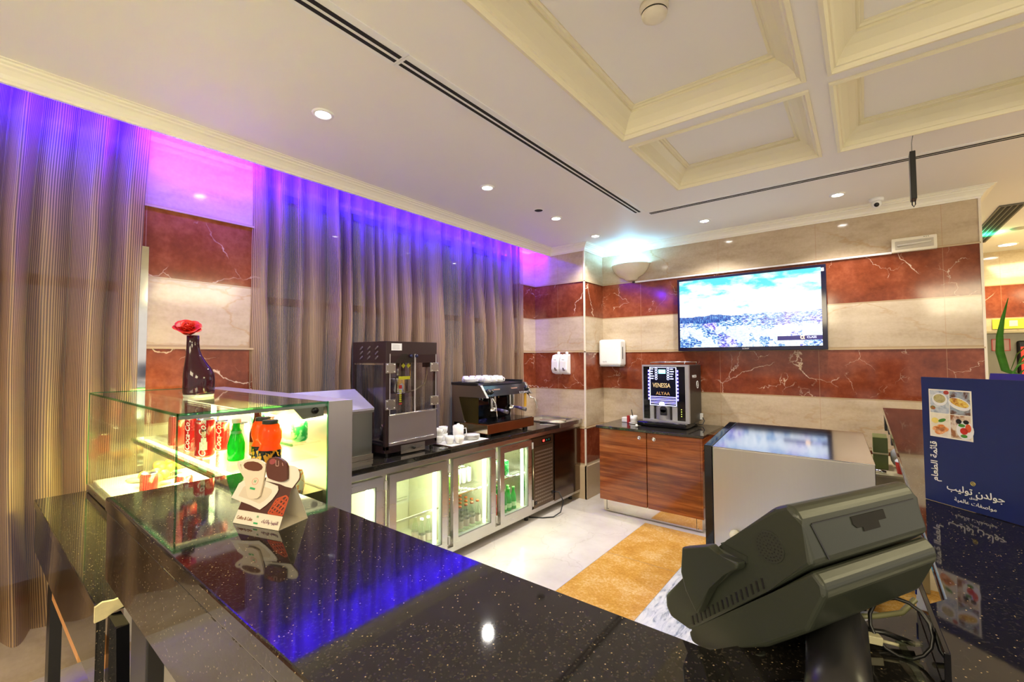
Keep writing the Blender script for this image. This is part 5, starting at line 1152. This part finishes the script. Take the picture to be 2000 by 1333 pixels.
# cables and bracket beside the till
pc = Vector((.026, .745, 1.201))
m = MB(); m.tube([pc+Vector((.03*math.cos(a*.42), .012*math.sin(a*.42), .030+.030*math.sin(a*.42))) for a in range(15)], .0022, 6, True); tag(m.build('coiled_cable', BLACK), 'thin black coiled cable standing behind the till', 'cable')
m = MB(); m.tube([(-.02, .76, 1.222), (.0, .775, 1.222), (.03, .80, 1.226), (.045, .82, 1.24)], .0035, 8); tag(m.build('till_cable', mat('grey_olive_cable', (.18, .18, .09), .4)), 'grey olive cable leaving the back of the till', 'cable')
m = MB(); m.tube([(-.02, .74, 1.215), (.01, .76, 1.212), (.04, .765, 1.206)], .0035, 8); tag(m.build('till_cable', BLACK), 'black cable running under the grey one behind the till', 'cable')
t = thing('white_connector', 'cream plug on a short lead behind the till', 'connector', (-.005, .735, 1.205)); m = MB(); m.obox((-.005, .733, 1.213), (.9, .4, -.1), (-.4, .9, 0), (.1, 0, 1), .013, .006, .005, .001); m.build('plug', mat('cream_plug', (.60, .56, .36), .4), t); m = MB(); m.tube([(.007, .738, 1.211), (.024, .742, 1.210)], .002, 8); m.build('lead', MATS['cream_plug'], t)
t = thing('clear_bracket', 'small clear plastic bent bracket lying behind the till', 'bracket', (.033, .71, ZB+.001)); m = MB(); m.obox((.034, .715, 1.207), (.25, -.97, -.12), (.97, .25, 0), (0, .12, 1), .034, .004, .0012); m.obox((.034, .752, 1.211), (.93, .2, .2), (-.3, .9, 0), (0, 0, 1), .013, .004, .0012); m.build('strip', m_glass('clear_bracket_plastic', (.80, .84, .72), 1.7), t)
t = thing('customer_display', 'dark thin panel with a blue edge standing right of the till', 'display', (.055, .79, ZB+.001))
m = MB(); m.obox((.058, .79, 1.222), (.05, -.99, 0), (.99, .05, 0), (0, 0, 1), .10, .003, .020, .001); m.build('panel', BLACKG, t); m = MB(); m.obox((.053, .888, 1.232), (.05, -.99, 0), (.99, .05, 0), (0, 0, 1), .0015, .004, .011); m.build('blue_edge', mat('blue_plastic_edge', (.02, .06, .7), .2), t)
t = thing('blue_folder', 'pale folder with a blue edge lying below the left end of the till', 'folder', (-.36, .76, .86)) 
m = MB(); m.obox((-.30, .80, .985), (.95, .3, 0), (-.3, .95, 0), (0, 0, 1), .10, .05, .012, .004); m.build('cover', mat('pale_blue_card', (.35, .50, .70), .4), t)
m = MB(); m.tube([(-.40, .735, 1.0), (-.39, .77, 1.003), (-.33, .80, 1.003), (-.25, .82, 1.003)], .008, 8); m.build('blue_spine', mat('bright_blue', (.02, .14, .60), .3), t)
B(-.45, -.12, .70, .90, .0, .972).build('stand_body', MATS['dark_brown_panel'], thing('till_stand', 'dark cabinet standing behind the bar under the till', 'cabinet', (-.28, .8, 0)))

# ================================================================== MENU BOARD
ma = Vector((.114, 1.578, ZB+.001)); md = Vector((.146, -.129, 0)).normalized(); ang = math.atan2(md.y, md.x); WM, HM = .40, .315
menu = thing('menu_board', 'standing dark blue menu board with four food pictures', 'menu board', tuple(ma), ang)
NAVY = mat('navy_card', (.003, .014, .105), .55)
m = MB(); m.box(0, WM, 0, .004, 0, HM, .001); m.build('front_board', NAVY, menu, local=True)
m = MB(); m.prism([(.004, 0), (.012, 0), (.07, HM+.012), (.066, HM+.012)], .105, WM, lambda u, v, h: (h, u, v)); m.build('rear_board', mat('violet_blue_card', (.03, .03, .22), .3), menu, local=True)
PH = mat('photo_border', (.80, .78, .70), .35)
# the picture block: foot of it drawn from its place on the board
px_, pz_, pw, ph_ = .018, .165, .092, .120
m = MB(); m.box(px_, px_+pw, -.0008, 0, pz_, pz_+ph_); pic = m.build('picture_frame', PH, menu, local=True)
def foodmat(nm, bg, c1, c2, sc):
    s = NT(nm); n = s.noise(s.obj(), sc, 4, .6, .5); s.bsdf(Base_Color=s.ramp(n, [(.38, bg), (.48, c1), (.60, c2)]), Roughness=.35); return s.m
hw, hh_ = (pw-.008)/2, (ph_-.008)/2
cells = [(px_+.003, pz_+ph_-.003-hh_, foodmat('soup_photo', (.30, .36, .45), (.45, .52, .60), (.60, .64, .66), 60)), (px_+.005+hw, pz_+ph_-.003-hh_, foodmat('fish_photo', (.22, .28, .35), (.35, .42, .5), (.12, .06, .04), 40)),
         (px_+.003, pz_+.003, foodmat('prawn_photo', (.75, .70, .58), (.78, .74, .62), (.70, .65, .52), 50)), (px_+.005+hw, pz_+.003, foodmat('berry_photo', (.65, .55, .42), (.70, .62, .5), (.30, .12, .05), 40))]
for x, z, mm in cells: B(x, x+hw, -.0012, -.0008, z, z+hh_).build('picture', mm, pic, local=True)
def ell(cx, cz, rx, rz, y, mm, rot=0., nm='picture_detail'):
    m = MB(); ca, sa = math.cos(rot), math.sin(rot)
    m.prism([(cx+rx*math.cos(k*.314)*ca-rz*math.sin(k*.314)*sa, cz+rx*math.cos(k*.314)*sa+rz*math.sin(k*.314)*ca) for k in range(20)], y, y+.0002, lambda u, v, h: (u, h, v)); return m.build(nm, mm, pic, local=True)
ax_, az_ = cells[0][0], cells[0][1]
ell(ax_+.022, az_+.034, .017, .016, -.0016, mat('plate_white', (.78, .80, .82), .3)); ell(ax_+.022, az_+.036, .0135, .011, -.0020, foodmat('green_soup', (.30, .28, .10), (.42, .38, .16), (.50, .45, .22), 90))
ell(ax_+.006, az_+.012, .006, .005, -.0016, foodmat('green_garnish', (.05, .12, .02), (.2, .25, .05), (.45, .08, .03), 150)); ell(ax_+.037, az_+.052, .006, .005, -.0016, mat('dark_red_veg', (.40, .05, .03), .4))
bx, bz = cells[1][0], cells[1][1]
ell(bx+.020, bz+.026, .024, .014, -.0016, MATS['plate_white'], -.35); ell(bx+.020, bz+.029, .021, .009, -.0020, foodmat('golden_fish', (.35, .12, .02), (.65, .38, .05), (.75, .60, .15), 110), -.35)
dx_, dz_ = cells[2][0], cells[2][1]
for a, b, r in ((.012, .018, .009), (.022, .022, .011), (.030, .018, .010), (.020, .012, .012)): ell(dx_+a, dz_+b, r, r*.65, -.0018, foodmat('prawn_orange', (.65, .18, .04), (.78, .32, .10), (.85, .5, .28), 130), .3)
ell(dx_+.010, dz_+.038, .008, .007, -.0016, mat('lemon_yellow', (.80, .66, .15), .4)); ell(dx_+.026, dz_+.040, .009, .004, -.0020, mat('parsley_green', (.06, .25, .03), .4), .4)
ex_, ez_ = cells[3][0], cells[3][1]
ell(ex_+.030, ez_+.022, .018, .022, -.0016, MATS['plate_white']); ell(ex_+.028, ez_+.020, .008, .008, -.0020, mat('strawberry_red', (.55, .03, .02), .3)); ell(ex_+.037, ez_+.028, .006, .010, -.0020, mat('tomato_red', (.65, .10, .03), .3))
ell(ex_+.018, ez_+.042, .006, .006, -.0022, BLACK); ell(ex_+.033, ez_+.042, .006, .005, -.0022, BLACK); ell(ex_+.024, ez_+.033, .007, .004, -.0024, MATS['parsley_green']); ell(ex_+.028, ez_+.008, .007, .004, -.0024, MATS['parsley_green'])
WI = mat('white_ink', (.80, .80, .78), .4, emit=(.8, .8, .78), est=.0)
text('lettering', '\uFEE1\uFE8E\uFECC\uFEC4\uFEDF\uFE8D \uFE94\uFEE4\uFE8B\uFE8E\uFED7', .0205, WI, menu, Vector((.026, -.0012, .103)), Z, -X, .0004, bold=.0003)
text('lettering', '\uFE90\uFEF4\uFEDF\uFEEE\uFE97 \uFEE5\uFEAA\uFEDF\uFEEE\uFE9F', .0215, WI, menu, Vector((.108, -.0012, .0455)), X, Z, .0004, bold=.0002)
text('lettering', '\uFE94\uFEF4\uFEE4\uFEDF\uFE8E\uFECB \uFE95\uFE8E\uFED4\uFEBB\uFE8D\uFEEE\uFEE3', .0125, WI, menu, Vector((.108, -.0012, .019)), X, Z, .0003)
text('lettering', '\uFED5\uFEAA\uFEE8\uFED3', .008, WI, menu, Vector((.106, -.0012, .032)), X, Z, .0003)
m = MB(); m.tube([(.106+.0045*math.cos(k*.5), -.001, .0665+.0045*math.sin(k*.5)) for k in range(12)], .0009, 5, True); m.tube([(.106+.002*math.cos(k*.8), -.001, .0665+.002*math.sin(k*.8)) for k in range(8)], .0008, 5, True); m.build('gold_emblem', mat('gold_ink', (.55, .45, .15), .35, .4), menu, local=True)

# ================================================================== CORRIDOR
t = thing('drinks_cooler', 'grey cabinet with a red lit screen in the corridor', 'cooler', (1.55, 7.3, 0))
B(.95, 2.3, 6.6, 7.4, 0, 1.80, bev=.01).build('body', mat('grey_beige_metal', (.36, .34, .26), .35), t)
B(1.19, 2.2, 6.58, 6.602, .8, 1.72, bev=.02).build('screen_frame', BLACK, t); sc_ = B(1.215, 2.17, 6.572, 6.582, .83, 1.66).build('red_screen', mat('red_screen_glow', (.4, .02, .01), .3, emit=(.55, .03, .01), est=.8), t)
text('lettering', 'SO', .20, WHITE, sc_, Vector((1.40, 6.570, 1.50))-wloc(sc_), X, Z, .001, bold=.004)
B(.93, 2.32, 6.58, 7.4, 1.80, 1.82).build('top_trim', mat('cream_trim', (.7, .62, .4), .4), t)
pn = B(1.02, 1.15, 6.596, 6.600, 1.62, 1.74).build('notice', mat('pink_notice', (.55, .35, .33), .5), t)
m = MB(); 
for a in ((1.02, 1.026, 1.62, 1.74), (1.144, 1.15, 1.62, 1.74), (1.02, 1.15, 1.62, 1.626), (1.02, 1.15, 1.734, 1.74)): m.box(a[0], a[1], 6.593, 6.597, a[2], a[3])
m.build('red_border', mat('red_border', (.6, .05, .05), .5), pn)
t = thing('wall_notice', 'yellow green notice on the wall above the corridor cabinet', 'notice', (1.38, 7.99, 1.9)); B(1.25, 1.53, 7.985, 7.999, 1.90, 2.02).build('board', mat('lime_notice', (.62, .60, .04), .5), t); B(1.39, 1.46, 7.98, 7.986, 1.93, 2.0).build('pictogram', mat('pale_pictogram', (.8, .8, .6), .5), t)
# plant behind the menu board
t = thing('potted_plant', 'green long-leaved plant behind the menu board at the wall end', 'plant', (1.10, 5.0, 0))
MB().lathe([(0, 0), (.12, 0), (.16, .30), (.15, .30), (.13, .26), (0, .26)], (1.10, 5.0, 0), 24).build('pot', mat('brown_pot', (.15, .08, .04), .4), t)
MB().lathe([(0, .26), (.02, .26), (.018, 1.35), (0, 1.36)], (1.10, 5.0, 0), 10).build('stem', mat('brown_stem', (.15, .10, .04), .6), t)
LF = NT('glossy_leaf'); px2 = LF.obj(); LF.bsdf(Base_Color=LF.mix(LF.noise(LF.map(px2, (1, 1, 4)), 6, 3), (.03, .20, .015), (.14, .42, .05)), Roughness=.35); LF = LF.m
def leaf(pts, wd, side=None):
    m = MB(); pts = [Vector(p) for p in pts]; n = len(pts); A = []
    for i, p in enumerate(pts):
        tt = (pts[min(i+1, n-1)]-pts[max(i-1, 0)]).normalized(); s_ = Vector(side) if side else tt.cross(Z).normalized(); w_ = wd*math.sin(math.pi*(.12+.86*i/(n-1)))
        up_ = s_.cross(tt).normalized(); A.append([m.bm.verts.new(p-s_*w_+up_*w_*.25), m.bm.verts.new(p), m.bm.verts.new(p+s_*w_+up_*w_*.25)])
    for a, b in zip(A[:-1], A[1:]):
        for k in range(2): fc = m.bm.faces.new((a[k], a[k+1], b[k+1], b[k])); fc.smooth = True
    bmesh.ops.solidify(m.bm, geom=m.bm.faces[:], thickness=.002); return m
leaf([(1.09, 4.99, 1.36), (.93, 4.95, 1.40), (.82, 4.91, 1.46), (.79, 4.88, 1.60), (.79, 4.86, 1.72), (.81, 4.85, 1.85), (.845, 4.85, 2.0)], .034, (.80, .6, .1)).build('leaf', LF, t)
rnd = random.Random(12)
for k in range(16):
    a = k*2.4; L = rnd.uniform(.22, .32); d = Vector((math.cos(a), math.sin(a), 0)); c = Vector((1.10, 5.0, 1.33+.004*k))
    h = rnd.uniform(.16, .30); leaf([c, c+d*L*.25+Z*h*.7, c+d*L*.55+Z*h, c+d*L*.85+Z*h*.72, c+d*L*1.1+Z*h*.1], rnd.uniform(.014, .028)).build('leaf', LF, t)
